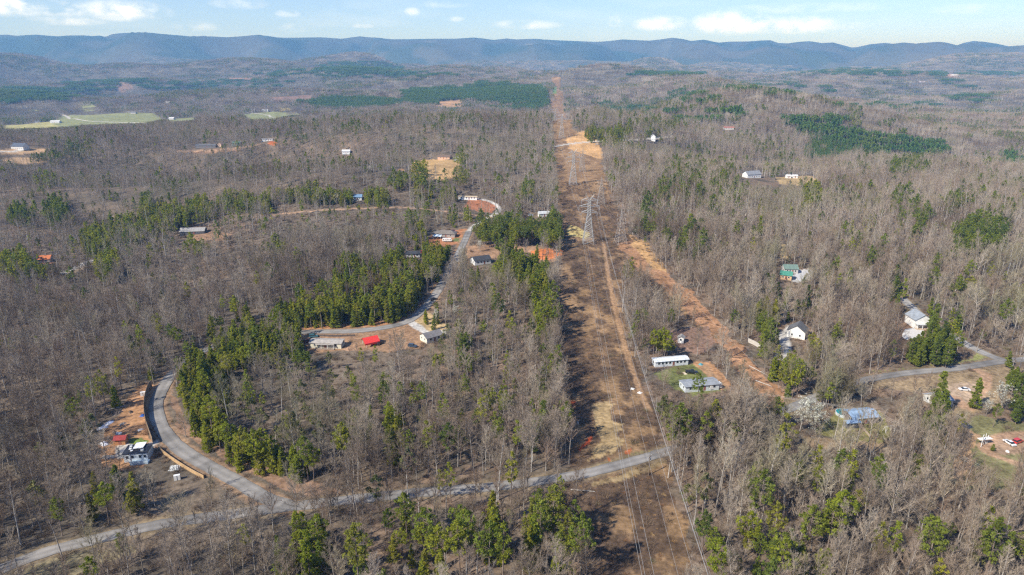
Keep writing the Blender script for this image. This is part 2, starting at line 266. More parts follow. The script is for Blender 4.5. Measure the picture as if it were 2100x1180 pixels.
# ------------------------------------------------------------ mesh helpers
def mesh_np(name, V, F, mats=(), mi=None, smooth=False):
    """V (n,3); F list of tuples or int array (m,k)"""
    me = bpy.data.meshes.new(name); V = np.asarray(V, np.float32).reshape(-1, 3)
    me.vertices.add(len(V)); me.vertices.foreach_set('co', V.ravel())
    if isinstance(F, np.ndarray):
        k = F.shape[1]; tot_ = np.full(len(F), k, np.int32); idx = F.ravel().astype(np.int32)
    else:
        tot_ = np.array([len(f) for f in F], np.int32); idx = np.array([i for f in F for i in f], np.int32)
    if len(tot_):
        me.loops.add(len(idx)); me.loops.foreach_set('vertex_index', idx)
        me.polygons.add(len(tot_)); st = np.zeros(len(tot_), np.int32); st[1:] = np.cumsum(tot_)[:-1]
        me.polygons.foreach_set('loop_start', st)
        try: me.polygons.foreach_set('loop_total', tot_)
        except Exception: pass
        if mi is not None: me.polygons.foreach_set('material_index', np.asarray(mi, np.int32))
        me.polygons.foreach_set('use_smooth', np.full(len(tot_), bool(smooth)))
    for m in mats: me.materials.append(m)
    me.update(calc_edges=True); return me
def link(name, me, parent=None, loc=None, rz=None):
    o = bpy.data.objects.new(name, me); ROOTC.objects.link(o)
    if parent is not None: o.parent = parent
    if loc is not None: o.location = tuple(float(v) for v in loc)
    if rz is not None: o.rotation_euler = (0, 0, rz)
    return o
def tag(o, label=None, cat=None, group=None, kind=None):
    if label: o['label'] = label
    if cat: o['category'] = cat
    if group: o['group'] = group
    if kind: o['kind'] = kind
    return o
def P(c, rough=.85, metal=0, var=.12, scale=1.5, spec=.3, coat=0):
    """plain painted / weathered surface with a little blotchy variation of its own"""
    m = bpy.data.materials.new('surface'); m.use_nodes = True; t = m.node_tree; b = t.nodes['Principled BSDF']
    b.inputs['Roughness'].default_value = rough; b.inputs['Metallic'].default_value = metal; b.inputs['Specular IOR Level'].default_value = spec; b.inputs['Coat Weight'].default_value = coat
    n = nn(t, 'ShaderNodeTexNoise'); n.inputs['Scale'].default_value = scale; n.inputs['Detail'].default_value = 5
    co = nn(t, 'ShaderNodeTexCoord'); t.links.new(co.outputs['Object'], n.inputs['Vector'])
    lo = tuple(max(0, v*(1-var*2)) for v in c); hi = tuple(min(1, v*(1+var)) for v in c)
    t.links.new(ramp(t, n.outputs[0], [(.3, lo), (.7, hi)]), b.inputs['Base Color']); return m

# ------------------------------------------------------------ ground
def ground_colour(x, y):
    r = np.hypot(x, y); n = len(x)
    w = fbm(x/7, y/7, 301, 3); w2 = fbm(x/38, y/38, 311, 3); w3 = fbm(x/160, y/160, 321, 2)
    a = np.array([.182, .140, .100]); b = np.array([.115, .097, .074]); c = np.array([.235, .162, .110])
    col = a[None]*1.0 + (b-a)[None]*sst(.38, .62, w2)[:, None]*.8; col = col + (c-col)*(sst(.50, .72, w3)*sst(.4, .6, w))[:, None]*.8
    far = sst(1800, 4200, r)[:, None]; fc = np.array([.128, .116, .092])*(.75+.5*w3)[:, None]; col = col*(1-far)+fc*far
    # conifer tint on far hills and the mountains
    g = sst(.50, .60, fbm(x/520+9, y/520, 401, 4))*sst(3500, 6500, r); col = col*(1-.75*g[:, None]) + np.array([.040, .062, .034])*(.75*g[:, None])
    mt = sst(8600, 11500, r); mc = np.array([.060, .060, .055]) + (np.array([.022, .036, .024])-np.array([.060, .060, .055]))*sst(.42, .58, fbm(x/650, y/900, 421, 5))[:, None]
    col = col*(1-mt[:, None]) + mc*mt[:, None]
    for (px, d, s, sl) in [(262, .93, 120, .9), (190, .9, 80, .5), (1100, .85, 190, .7), (1380, .86, 160, .5), (560, .83, 90, .4), (890, .86, 110, .5), (980, .8, 90, .4)]:
        hx, hy = hpos(px, MR*d, 90); k = np.exp(-(((x-hx)/s)**2+((y-hy)/(s*3))**2))*sst(.46, .60, fbm(x/90, y/90, 431, 3))*sl*.6; col = col*(1-k[:, None])+np.array([.45, .43, .40])*k[:, None]
    wx = x+(fbm(x/12, y/12, 501, 3)-.5)*9; wy = y+(fbm(x/12, y/12, 511, 3)-.5)*9
    # power-line clearing: dry grass, brown brush and bare orange soil, all in patches
    k = pip(CORRW, wx, wy)
    if k.any():
        X = x[k]; Y = y[k]; q = fbm(X/9+5, Y/14, 601, 4); q2 = fbm(X/5, Y/7, 611, 3); q3 = fbm(X/45, Y/70, 621, 2)
        far_ = sst(620, 760, Y)[:, None]
        brush = np.array([.120, .080, .052])*(1-far_)+np.array([.225, .138, .075])*far_
        cc = brush + (np.array([.29, .185, .098])-brush)*sst(.52, .68, q*.7+q2*.3+.09*far_[:, 0])[:, None]
        cc = cc + (np.array([.40, .25, .13])-cc)*(sst(.58, .72, q3*.6+q2*.4)*(.25+.35*far_[:, 0]))[:, None]
        kk = pip(DIAG, wx[k], wy[k]); cc[kk] = np.array([.37, .205, .11])*(.72+.55*q2[kk])[:, None]
        col[k] = cc
    for poly, c in FARX[::3]:
        k = pip(poly, x, y)
        if k.any(): col[k] = np.array(c)*(.74+.52*w[k])[:, None]
    for poly, c in CLEARW:
        far_c = np.hypot(*poly.mean(0)); s = 1.0 if far_c < 1500 else 0.0
        X = x+(wx-x)*s*.6; Y = y+(wy-y)*s*.6
        k = pip(poly, X, Y)
        if k.any(): col[k] = np.array(c)*(.74+.52*w[k])[:, None]
    for pts, c, s in [([(1212, 830), (1245, 818), (1262, 850), (1270, 890), (1272, 920), (1215, 935), (1190, 942), (1235, 905), (1225, 860)], STRAW, 2), ([(1160, 462), (1185, 466), (1210, 478), (1200, 490), (1165, 482)], (.5, .40, .16), 1), ([(1170, 968), (1240, 945), (1362, 916), (1362, 922), (1240, 953), (1172, 978)], (.23, .20, .09), 1),
                      ([(1215, 985), (1290, 968), (1368, 942), (1368, 952), (1290, 980), (1215, 998)], (.29, .21, .11), 1), ([(1185, 912), (1198, 900), (1222, 892), (1205, 908), (1182, 922)], (.40, .08, .03), 1), ([(1174, 820), (1184, 822), (1187, 838), (1178, 834)], (.36, .08, .03), 1), ([(1130, 178), (1142, 178), (1142, 192), (1130, 192)], (.17, .25, .09), 0),
                      ([(1195, 268), (1215, 275), (1232, 300), (1240, 330), (1210, 320), (1165, 305), (1160, 285)], (.55, .33, .15), 1), ([(1240, 945), (1246, 935), (1252, 945)], CLAY, 1), ([(1281, 930), (1290, 920), (1292, 936)], CLAY, 1), ([(1290, 480), (1335, 500), (1370, 560), (1340, 550), (1300, 510)], (.48, .29, .13), 1)]:
        poly = wpoly(pts); k = pip(poly, x+(wx-x)*.6*s, y+(wy-y)*.6*s)
        if k.any(): col[k] = np.array(c)*(.75+.5*w[k])[:, None]
    for nm, (ln, wd) in roadw.items():   # sandy verges of the roads
        d = pdist(ln, x, y, 14); k = sst(wd*.5+2.6, wd*.5+.3, d+(w-.5)*3)[:, None]; vc = np.array([.31, .20, .12] if nm == 'curving_road' else [.25, .19, .115]); col = col*(1-k*.85)+vc*k*.85
    for nm, (ln, wd, m) in trackw.items():
        d = pdist(ln, x, y, 14); k = sst(wd*.5+.9, wd*.5-.2, d+(w-.5)*1.6)[:, None]
        vc = np.array({'gravel': [.52, .49, .44], 'clay': [.42, .27, .17], 'dirt': [.36, .225, .125]}[m])*(.85+.3*w)[:, None]; col = col*(1-k)+vc*k
    return col

def land_material():
    m = bpy.data.materials.new('land'); m.use_nodes = True; t = m.node_tree; b = t.nodes['Principled BSDF']
    b.inputs['Roughness'].default_value = .95; b.inputs['Specular IOR Level'].default_value = .08
    at = nn(t, 'ShaderNodeAttribute', attribute_name='land'); g = nn(t, 'ShaderNodeNewGeometry')
    n1 = nn(t, 'ShaderNodeTexNoise'); n1.inputs['Scale'].default_value = .55; n1.inputs['Detail'].default_value = 8; n1.inputs['Roughness'].default_value = .65; t.links.new(g.outputs['Position'], n1.inputs['Vector'])
    n2 = nn(t, 'ShaderNodeTexNoise'); n2.inputs['Scale'].default_value = .035; n2.inputs['Detail'].default_value = 9; n2.inputs['Roughness'].default_value = .7; t.links.new(g.outputs['Position'], n2.inputs['Vector'])
    k = math_n(t, 'MULTIPLY', ramp(t, n1.outputs[0], [(.28, (.45,)*3), (.5, (.95,)*3), (.72, (1.5,)*3)]), ramp(t, n2.outputs[0], [(.3, (.7,)*3), (.7, (1.3,)*3)]))
    hs = nn(t, 'ShaderNodeHueSaturation'); t.links.new(at.outputs['Color'], hs.inputs['Color']); t.links.new(k, hs.inputs['Value'])
    t.links.new(hs.outputs[0], b.inputs['Base Color'])
    bp = nn(t, 'ShaderNodeBump'); bp.inputs['Strength'].default_value = .6; bp.inputs['Distance'].default_value = .35; t.links.new(n1.outputs[0], bp.inputs['Height']); t.links.new(bp.outputs[0], b.inputs['Normal'])
    return m
def build_ground():
    rs = np.concatenate([[0.5], np.linspace(20, 90, 15), np.geomspace(92, 9000, 860), np.geomspace(9080, 24500, 150)])
    af = np.arange(-R(47), R(47), .0018); ab = np.linspace(R(47), R(313), 110)[:-1]; A = np.concatenate([af, ab])
    RR, AA = np.meshgrid(rs, A, indexing='ij'); X = (RR*np.sin(AA)).ravel(); Y = (RR*np.cos(AA)).ravel()
    Z = hgt(X, Y); C = ground_colour(X, Y); nA = len(A); nR = len(rs)
    i = np.arange(nR-1)[:, None]*nA; j = np.arange(nA)[None]; j2 = (j+1) % nA
    F = np.stack([i+j, i+j2, i+nA+j2, i+nA+j], -1).reshape(-1, 4)[:, ::-1]
    me = mesh_np('ground', np.stack([X, Y, Z], 1), F, [land_material()], smooth=True)
    ca = me.color_attributes.new('land', 'FLOAT_COLOR', 'POINT'); ca.data.foreach_set('color', np.hstack([np.clip(C, 0, 1), np.ones((len(C), 1))]).astype(np.float32).ravel())
    tag(link('ground', me), kind='structure')
build_ground()

def strip(name, line, w, mat, lift=.14, edge=0, kind='structure', vert=.35):
    """paved strip draped on the land with a thin real edge"""
    ln = [line[0]]
    for p in line[1:]:
        L = np.hypot(*(p-ln[-1])); k = max(1, int(L/2.5)); q = ln[-1]
        for s in range(1, k+1): ln.append(q+(p-q)*s/k)
    ln = np.array(ln); t = np.gradient(ln, axis=0); t /= np.hypot(t[:, 0], t[:, 1])[:, None]+1e-9; nrm = np.stack([-t[:, 1], t[:, 0]], 1)
    rr = np.random.RandomState(4); wob = (fbm(ln[:, 0]/3, ln[:, 1]/3, 77, 2)-.5)*1.3
    cols = [-.5, -.5, -.25, 0, .25, .5, .5]; V = []
    for k, c in enumerate(cols):
        off = c*(w+(wob if k in (0, 1, 5, 6) else 0)); p = ln+nrm*(off[:, None] if hasattr(off, '__len__') else off)
        z = hgt(p[:, 0], p[:, 1])+lift
        if k in (0, 6): z = z-vert
        V.append(np.stack([p[:, 0], p[:, 1], z], 1))
    V = np.stack(V, 1); n = len(ln); m = len(cols)
    zc = np.maximum.reduce([V[:, 1:6, 2]]); V[:, 1:6, 2] = np.maximum(V[:, 1:6, 2], V[:, 3:4, 2]-.05)
    i = np.arange(n-1)[:, None]*m; j = np.arange(m-1)[None]; F = np.stack([i+j, i+m+j, i+m+j+1, i+j+1], -1).reshape(-1, 4)
    me = mesh_np(name, V.reshape(-1, 3), F, [mat]); ca = me.color_attributes.new('wear', 'FLOAT_COLOR', 'POINT')
    pat = np.where(fbm(ln[:, 0]/9, ln[:, 1]/9, 91, 2) > .6, .72, 1.0)*(.9+.2*fbm(ln[:, 0]/4, ln[:, 1]/4, 93, 2)); wv = np.stack([pat*w_ for w_ in (.6, .78, 1.12, .88, 1.12, .78, .6)], 1).ravel()
    ca.data.foreach_set('color', np.stack([wv, wv*.99, wv*.97, np.ones_like(wv)], 1).astype(np.float32).ravel()); return tag(link(name, me), kind=kind)
def asphalt(c):
    m = bpy.data.materials.new('asphalt'); m.use_nodes = True; t = m.node_tree; b = t.nodes['Principled BSDF']; b.inputs['Roughness'].default_value = .9; wt = nn(t, 'ShaderNodeAttribute', attribute_name='wear')
    g = nn(t, 'ShaderNodeNewGeometry'); n1 = nn(t, 'ShaderNodeTexNoise'); n1.inputs['Scale'].default_value = .18; n1.inputs['Detail'].default_value = 7; t.links.new(g.outputs['Position'], n1.inputs['Vector'])
    n2 = nn(t, 'ShaderNodeTexVoronoi', feature='DISTANCE_TO_EDGE'); n2.inputs['Scale'].default_value = .3; t.links.new(g.outputs['Position'], n2.inputs['Vector'])
    a = ramp(t, n1.outputs[0], [(.3, tuple(v*.75 for v in c)), (.7, tuple(v*1.2 for v in c))]); cr = ramp(t, n2.outputs['Distance'], [(0, (.72,)*3), (.02, (1, 1, 1))])
    t.links.new(mixc(t, 1.0, mixc(t, .8, a, cr, 'MULTIPLY'), wt.outputs['Color'], 'MULTIPLY'), b.inputs['Base Color']); return m
ASPH = asphalt((.265, .250, .232)); ASPH2 = asphalt((.31, .295, .275))
for nm, (ln, w) in roadw.items():
    strip('road' if nm != 'side_road' else 'side_road', ln, w, ASPH if nm != 'side_road' else ASPH2, lift={'main_road': .16, 'curving_road': .20, 'side_road': .24}[nm])

# ------------------------------------------------------------ trees
def bark_mat(name, stops, rough=.9, patch=False):
    m = bpy.data.materials.new(name); m.use_nodes = True; t = m.node_tree; b = t.nodes['Principled BSDF']; b.inputs['Roughness'].default_value = rough; b.inputs['Specular IOR Level'].default_value = .15
    oi = nn(t, 'ShaderNodeObjectInfo'); c = ramp(t, oi.outputs['Random'], stops)
    g = nn(t, 'ShaderNodeNewGeometry'); n = nn(t, 'ShaderNodeTexNoise'); n.inputs['Scale'].default_value = .9; n.inputs['Detail'].default_value = 3; t.links.new(g.outputs['Position'], n.inputs['Vector'])
    hs = nn(t, 'ShaderNodeHueSaturation'); t.links.new(c, hs.inputs['Color']); t.links.new(ramp(t, n.outputs[0], [(.3, (.7,)*3), (.7, (1.3,)*3)]), hs.inputs['Value'])
    res = hs.outputs[0]
    if patch:   # whole stands differ: cool grey poplars, brown oaks, stands with olive buds
        q = nn(t, 'ShaderNodeTexNoise'); q.inputs['Scale'].default_value = .012; q.inputs['Detail'].default_value = 3; t.links.new(g.outputs['Position'], q.inputs['Vector'])
        sp = nn(t, 'ShaderNodeSeparateXYZ'); t.links.new(g.outputs['Position'], sp.inputs[0]); mr = nn(t, 'ShaderNodeMapRange'); t.links.new(sp.outputs[0], mr.inputs[0]); mr.inputs[1].default_value = -220; mr.inputs[2].default_value = 160
        res = mixc(t, 1.0, res, ramp(t, mr.outputs[0], [(0, (.98, .95, .93)), (1, (1.16, 1.11, 1.05))]), 'MULTIPLY')   # twigs slightly darker to the west, paler and warmer to the east
        res = mixc(t, 1.0, res, ramp(t, q.outputs[0], [(.36, (.62, .54, .48)), (.45, (.98, .92, .85)), (.54, (1.18, 1.15, 1.12)), (.64, (.82, .86, .66))]), 'MULTIPLY')
    t.links.new(res, b.inputs['Base Color']); return m
def leaf_mat(name, stops, transl=.25, nsc=.45):
    m = bpy.data.materials.new(name); m.use_nodes = True; t = m.node_tree; t.nodes.remove(t.nodes['Principled BSDF']); o = t.nodes['Material Output']
    oi = nn(t, 'ShaderNodeObjectInfo'); c = ramp(t, oi.outputs['Random'], stops)
    g = nn(t, 'ShaderNodeNewGeometry'); n = nn(t, 'ShaderNodeTexNoise'); n.inputs['Scale'].default_value = nsc; n.inputs['Detail'].default_value = 4; t.links.new(g.outputs['Position'], n.inputs['Vector'])
    hs = nn(t, 'ShaderNodeHueSaturation'); t.links.new(c, hs.inputs['Color']); t.links.new(ramp(t, n.outputs[0], [(.3, (.62,)*3), (.7, (1.4,)*3)]), hs.inputs['Value'])
    d = nn(t, 'ShaderNodeBsdfDiffuse'); tr = nn(t, 'ShaderNodeBsdfTranslucent'); mx = nn(t, 'ShaderNodeMixShader'); mx.inputs[0].default_value = transl
    t.links.new(hs.outputs[0], d.inputs[0]); t.links.new(hs.outputs[0], tr.inputs[0]); t.links.new(d.outputs[0], mx.inputs[1]); t.links.new(tr.outputs[0], mx.inputs[2]); t.links.new(mx.outputs[0], o.inputs[0]); return m
TRUNKM = bark_mat('bare_bark', [(0, (.30, .27, .235)), (.3, (.38, .35, .315)), (.6, (.23, .20, .17)), (.8, (.48, .455, .415)), (1, (.27, .235, .20))])
TWIGM = bark_mat('bare_twigs', [(0, (.245, .208, .170)), (.2, (.30, .268, .228)), (.4, (.185, .15, .12)), (.6, (.315, .285, .245)), (.75, (.215, .162, .126)), (.92, (.37, .34, .29)), (1, (.235, .21, .13))], patch=True)
PINEB = bark_mat('pine_bark', [(0, (.20, .15, .12)), (1, (.26, .21, .18))])
YPINE = leaf_mat('young_pine_needles', [(0, (.26, .30, .036)), (.35, (.33, .34, .040)), (.6, (.20, .25, .040)), (.8, (.29, .28, .052)), (1, (.37, .355, .048))], .5)
DPINE = leaf_mat('dark_pine_needles', [(0, (.20, .25, .042)), (.5, (.26, .29, .048)), (1, (.145, .19, .046))], .5)
PPINE = leaf_mat('plantation_needles', [(0, (.12, .22, .055)), (.5, (.155, .25, .060)), (1, (.19, .25, .058))], .45)
BUDM = leaf_mat('olive_buds', [(0, (.16, .17, .06)), (.5, (.20, .19, .07)), (1, (.13, .15, .06))])
BLOSM = leaf_mat('white_blossom', [(0, (.62, .64, .55)), (1, (.70, .70, .60))], .3)
SHRUBM = bark_mat('shrub_twigs', [(0, (.145, .10, .07)), (.35, (.20, .14, .10)), (.6, (.115, .085, .062)), (.85, (.27, .19, .125)), (1, (.16, .14, .075))])
GRASSM = bark_mat('dry_grass', [(0, (.40, .25, .115)), (.4, (.31, .18, .085)), (.7, (.24, .13, .065)), (1, (.46, .32, .15))])

def tubes(segs, sides):
    """segs: array (n, 8) p0 p1 r0 r1 -> V, F"""
    s = np.asarray(segs, float).reshape(-1, 8); p0 = s[:, :3]; p1 = s[:, 3:6]; d = p1-p0; L = np.linalg.norm(d, axis=1)[:, None]+1e-9; d = d/L
    ref = np.where(np.abs(d[:, 2:3]) < .9, np.array([[0, 0, 1.]]), np.array([[1., 0, 0]])); u = np.cross(d, ref); u /= np.linalg.norm(u, axis=1)[:, None]+1e-9; v = np.cross(d, u)
    a = np.arange(sides)*2*math.pi/sides; ring = u[:, None]*np.cos(a)[None, :, None]+v[:, None]*np.sin(a)[None, :, None]
    V = np.concatenate([p0[:, None]+ring*s[:, 6][:, None, None], p1[:, None]+ring*s[:, 7][:, None, None]], 1).reshape(-1, 3)
    n = len(s); b = np.arange(n)[:, None]*2*sides; k = np.arange(sides)[None]; k2 = (k+1) % sides
    return V, np.stack([b+k, b+k2, b+sides+k2, b+sides+k], -1).reshape(-1, 4)
def spikes(segs, w3=True):
    """thin 3-sided tapering twigs: one pyramid of 3 triangles each, as quads with a doubled tip"""
    s = np.asarray(segs, float).reshape(-1, 7); p0 = s[:, :3]; p1 = s[:, 3:6]; d = p1-p0; d /= np.linalg.norm(d, axis=1)[:, None]+1e-9
    ref = np.where(np.abs(d[:, 2:3]) < .9, np.array([[0, 0, 1.]]), np.array([[1., 0, 0]])); u = np.cross(d, ref); u /= np.linalg.norm(u, axis=1)[:, None]+1e-9; v = np.cross(d, u)
    r = s[:, 6][:, None]; a = [p0+u*r, p0-u*r*.5+v*r*.87, p0-u*r*.5-v*r*.87, p1]
    V = np.stack(a, 1).reshape(-1, 3); b = np.arange(len(s))[:, None]*4
    return V, np.concatenate([b+np.array([[0, 1, 3]]), b+np.array([[1, 2, 3]]), b+np.array([[2, 0, 3]])], 0)
class Bag:
    def __init__(s): s.V = []; s.F = []; s.M = []; s.n = 0
    def add(s, VF, m=0):
        V, F = VF; F = np.asarray(F)+s.n
        for f in F: pass
        s.V.append(np.asarray(V)); s.F.append(F); s.M.append(np.full(len(F), m)); s.n += len(V)
    def mesh(s, name, mats, smooth=False):
        V = np.concatenate(s.V); F = []; M = []
        for f, m in zip(s.F, s.M): F += f.tolist(); M += m.tolist()
        return mesh_np(name, V, F, mats, M, smooth)
def unit(v): return v/(np.linalg.norm(v)+1e-9)
def bare_tree(seed, h=18, spread=3.2, low=.35, up=1.0, nl=16, ns=6, nt_=8, fork=False, tr=.175, twr=.022):
    r = np.random.RandomState(seed); tk = []; lm = []; tw = []
    p = np.zeros(3); d = np.array([r.uniform(-.04, .04), r.uniform(-.04, .04), 1]); pts = [p]; ntk = 7
    for i in range(ntk): d = unit(d+np.array([r.uniform(-.06, .06), r.uniform(-.06, .06), .02])); p = p+d*h*(.97 if not fork else .75)/ntk; pts.append(p)
    pts = np.array(pts); rad = lambda f: tr*(1-f)**.8*h/18+.025
    for i in range(ntk): tk.append([*(pts[i]-(0, 0, 1.0 if i == 0 else 0)), *pts[i+1], rad(i/ntk)*(1.25 if i == 0 else 1), rad((i+1)/ntk)])
    def at(f): f = f*ntk; i = min(int(f), ntk-1); return pts[i]+(pts[i+1]-pts[i])*(f-i)
    for k in range(nl):
        f = low+(1-low)*(k+r.uniform(.1, .9))/nl*.97; b = at(f); a = k*2.399+r.uniform(-.5, .5)
        rel = (f-low)/(1-low); L = spread*(1.25-.75*rel)*r.uniform(.7, 1.25)*(1.4 if fork else 1); e = up*(.7+.5*rel)+r.uniform(-.15, .2)
        dd = np.array([math.cos(a)*math.cos(e), math.sin(a)*math.cos(e), math.sin(e)]); q = b; rr = rad(f)*.55
        for s in range(3):
            dd = unit(dd+np.array([r.uniform(-.15, .15), r.uniform(-.15, .15), .16])); q2 = q+dd*L/3*1.25; lm.append([*q, *q2, rr*(1-s*.28), rr*(1-(s+1)*.28)])
            for j in range(ns if s else ns//2):
                g = r.uniform(0, 1); o = q+(q2-q)*g; sd = unit(dd*.9+r.uniform(-.75, .75, 3)+np.array([0, 0, .28])); sl = L*r.uniform(.28, .5); o2 = o+sd*sl
                tw.append([*o, *o2, rr*.42+.008])
                for m in range(nt_):
                    g2 = r.uniform(.15, 1); oo = o+(o2-o)*g2; td = unit(sd*.8+r.uniform(-.8, .8, 3)+np.array([0, 0, .35])); tw.append([*oo, *(oo+td*sl*r.uniform(.35, .75)), twr*r.uniform(.5, 1.0)])
            q = q2
    return tk, lm, tw
def bare_sliver(r, h, spread, n, w, low=.4):
    tw = []
    for i in range(n):
        f = r.uniform(low, .9); b = np.array([r.uniform(-.2, .2), r.uniform(-.2, .2), f*h]); a = r.uniform(0, 6.28); e = r.uniform(.55, 1.3); L = spread*r.uniform(.7, 1.5)*(1.2-.6*f)
        st = spread*r.uniform(0, .55); b = b+np.array([math.cos(a)*st, math.sin(a)*st, 0]); tw.append([*b, *(b+np.array([math.cos(a)*math.cos(e), math.sin(a)*math.cos(e), math.sin(e)])*L), w*r.uniform(.6, 1.2)])
    return tw
def tufts(r, centres, rad, n, size, flat=.65):
    """needle clumps: many small crossed triangles round each centre"""
    c = np.repeat(np.asarray(centres), n, 0); k = len(c); d = r.normal(size=(k, 3)); d /= np.linalg.norm(d, axis=1)[:, None]; rr = np.repeat(np.asarray(rad), n)*r.uniform(.35, 1.05, k)
    o = c+d*rr[:, None]*np.array([1, 1, flat]); a = r.normal(size=(k, 3)); a /= np.linalg.norm(a, axis=1)[:, None]; b = np.cross(a, d+r.normal(size=(k, 3))*.5); b /= np.linalg.norm(b, axis=1)[:, None]+1e-9
    s = size*r.uniform(.6, 1.3, k)[:, None]; V = np.stack([o-a*s-b*s*.45, o+a*s-b*s*.2, o+b*s*.9+d*s*.5], 1).reshape(-1, 3); return V, np.arange(k*3).reshape(-1, 3)
def pine(seed, kind, h, detail=1.0):
    r = np.random.RandomState(seed); C = []; Rd = []; br = []; lean = r.uniform(-.03, .03, 2)
    def ax(z): return np.array([lean[0]*z, lean[1]*z, z])
    if kind == 'cone': nc = int(112*detail); lo, rad = .07, lambda f: 3.3*(1-f)**.78*(.75+.25*math.sin(f*23+seed))+.2
    elif kind == 'round': nc = int(58*detail); lo, rad = .50, lambda f: 3.3*math.sqrt(max(0, 1-(2*f-.82)**2*.9))*(1 if f < .9 else .6)
    elif kind == 'sparse': nc = int(40*detail); lo, rad = .42, lambda f: 2.3*math.sin(math.pi*min(1, f*.9+.12))+.2
    elif kind == 'broad': nc = int(115*detail); lo, rad = .16, lambda f: 3.4*(1-f)**.6*(.75+.25*math.sin(f*26+seed))+.3
    else: nc = int(80*detail); lo, rad = .30, lambda f: 2.3*(1-f)**.8+.2
    for i in range(nc):
        f = r.uniform(0, 1)**(1.15 if kind in ('cone', 'broad', 'plant') else .9); z = h*(lo+(1-lo)*f); a = r.uniform(0, 6.28); q = rad(f)*r.uniform(.35, 1.0)**.5*(.78+.3*math.sin(a*2.7+seed*3+f*5))
        c = ax(z)+np.array([math.cos(a)*q, math.sin(a)*q, r.uniform(-.3, .3)]); C.append(c); Rd.append(r.uniform(.45, .95)*(1-.35*f)*(1.0 if detail >= .9 else 1.45))
        if i % 2 == 0: br.append([*ax(z-q*.25), *c, .05])
    C.append(ax(h)); Rd.append(.4)
    tk = [[*ax(-1), *ax(h*.5), .20, .13], [*ax(h*.5), *ax(h*.97), .13, .03]]
    return tk, br, C, Rd
VAR = {}     # name -> (trunk mesh, crown mesh, height)
SRC = {}     # name -> joined object for the woods
def srcobj(name, me): o = bpy.data.objects.new(name, me); SRC[name] = o; return o
BKIND = [('a', dict(h=18, spread=3.2, low=.42, up=.98, nl=18)), ('b', dict(h=17, spread=3.9, low=.30, up=.80, nl=19)), ('c', dict(h=20, spread=3.0, low=.50, up=1.0, nl=15)), ('d', dict(h=14, spread=3.9, low=.25, up=.95, nl=15, fork=True)), ('e', dict(h=16, spread=2.6, low=.36, up=1.05, nl=16)), ('f', dict(h=11, spread=2.3, low=.2, up=.9, nl=15, tr=.13))]
for i, (k, a) in enumerate(BKIND):
    tk, lm, tw = bare_tree(100+i, **a); b1 = Bag(); b1.add(tubes(tk, 6)); b2 = Bag(); b2.add(tubes(lm, 3)); b2.add(spikes(tw))
    VAR['bare_'+k] = (b1.mesh('trunk', [TRUNKM], True), b2.mesh('crown', [TWIGM]), a['h'])
    b = Bag(); b.add(tubes(tk, 5), 0); b.add(tubes(lm, 3), 1); b.add(spikes(tw), 1); srcobj('near_bare_'+k, b.mesh('bare_tree', [TRUNKM, TWIGM]))
    a2 = dict(a, nl=11, ns=3, nt_=4, twr=.055); tk, lm, tw = bare_tree(200+i, **a2); b = Bag(); b.add(tubes(tk[::1], 4), 0); b.add(tubes(lm, 3), 1); b.add(spikes(tw), 1); srcobj('mid_bare_'+k, b.mesh('bare_tree', [TRUNKM, TWIGM]))
PK = [('a', 'cone', 12, YPINE), ('b', 'cone', 14.5, YPINE), ('c', 'sparse', 16, YPINE), ('d', 'round', 17, DPINE), ('e', 'broad', 15, DPINE), ('f', 'round', 15, YPINE), ('g', 'plant', 14, PPINE), ('h', 'sparse', 13, BUDM)]
for i, (k, kind, h, m) in enumerate(PK):
    r = np.random.RandomState(300+i); tk, br, C, Rd = pine(300+i, kind, h); b1 = Bag(); b1.add(tubes(tk, 6)); b2 = Bag(); b2.add(spikes(br), 1); b2.add(tufts(r, C, Rd, 28 if kind != 'sparse' else 20, .25), 0)
    VAR['pine_'+k] = (b1.mesh('trunk', [PINEB], True), b2.mesh('crown', [m, PINEB]), h)
    b = Bag(); b.add(tubes(tk, 4), 1); b.add(spikes(br), 1); b.add(tufts(r, C, Rd, 24 if kind != 'sparse' else 17, .31), 0); srcobj('near_pine_'+k, b.mesh('pine_tree', [m, PINEB]))
    tk, br, C, Rd = pine(350+i, kind, h, .42); b = Bag(); b.add(tubes(tk, 3), 1); b.add(tufts(r, C, Rd, 12, .50), 0); srcobj('mid_pine_'+k, b.mesh('pine_tree', [m, PINEB]))
for i in range(2):   # blossoming pear trees
    tk, lm, tw = bare_tree(400+i, h=8.5, spread=2.9, low=.16, up=.75, nl=18, tr=.2); r = np.random.RandomState(i); e = np.array([t[3:6] for t in tw]); e = e[r.choice(len(e), 420, replace=False)]
    b1 = Bag(); b1.add(tubes(tk, 6)); b2 = Bag(); b2.add(tubes(lm, 3), 1); b2.add(spikes(tw), 1); b2.add(tufts(r, e, np.full(len(e), .36), 4, .12), 0)
    VAR['pear_%d' % i] = (b1.mesh('trunk', [TRUNKM], True), b2.mesh('crown', [BLOSM, TWIGM]), 8.5)
def shrub(seed, n, h, w, mat, tuft=None):
    r = np.random.RandomState(seed); tw = []
    for i in range(n):
        a = r.uniform(0, 6.28); q = w*r.uniform(0, .8); b = np.array([math.cos(a)*q, math.sin(a)*q, -.1]); d = np.array([math.cos(a)*.5, math.sin(a)*.5, 1])+r.uniform(-.5, .5, 3); d = unit(d)
        tw.append([*b, *(b+d*h*r.uniform(.5, 1.1)), .045*r.uniform(.5, 1.3)])
    b = Bag(); b.add(spikes(tw)); return b.mesh('shrub', [mat])
for i in range(3): srcobj('brush_%d' % i, shrub(500+i, 75, 2.0+.5*i, 1.5+.3*i, SHRUBM))
for i in range(2): srcobj('straw_%d' % i, shrub(520+i, 60, .9, 1.1, GRASSM))
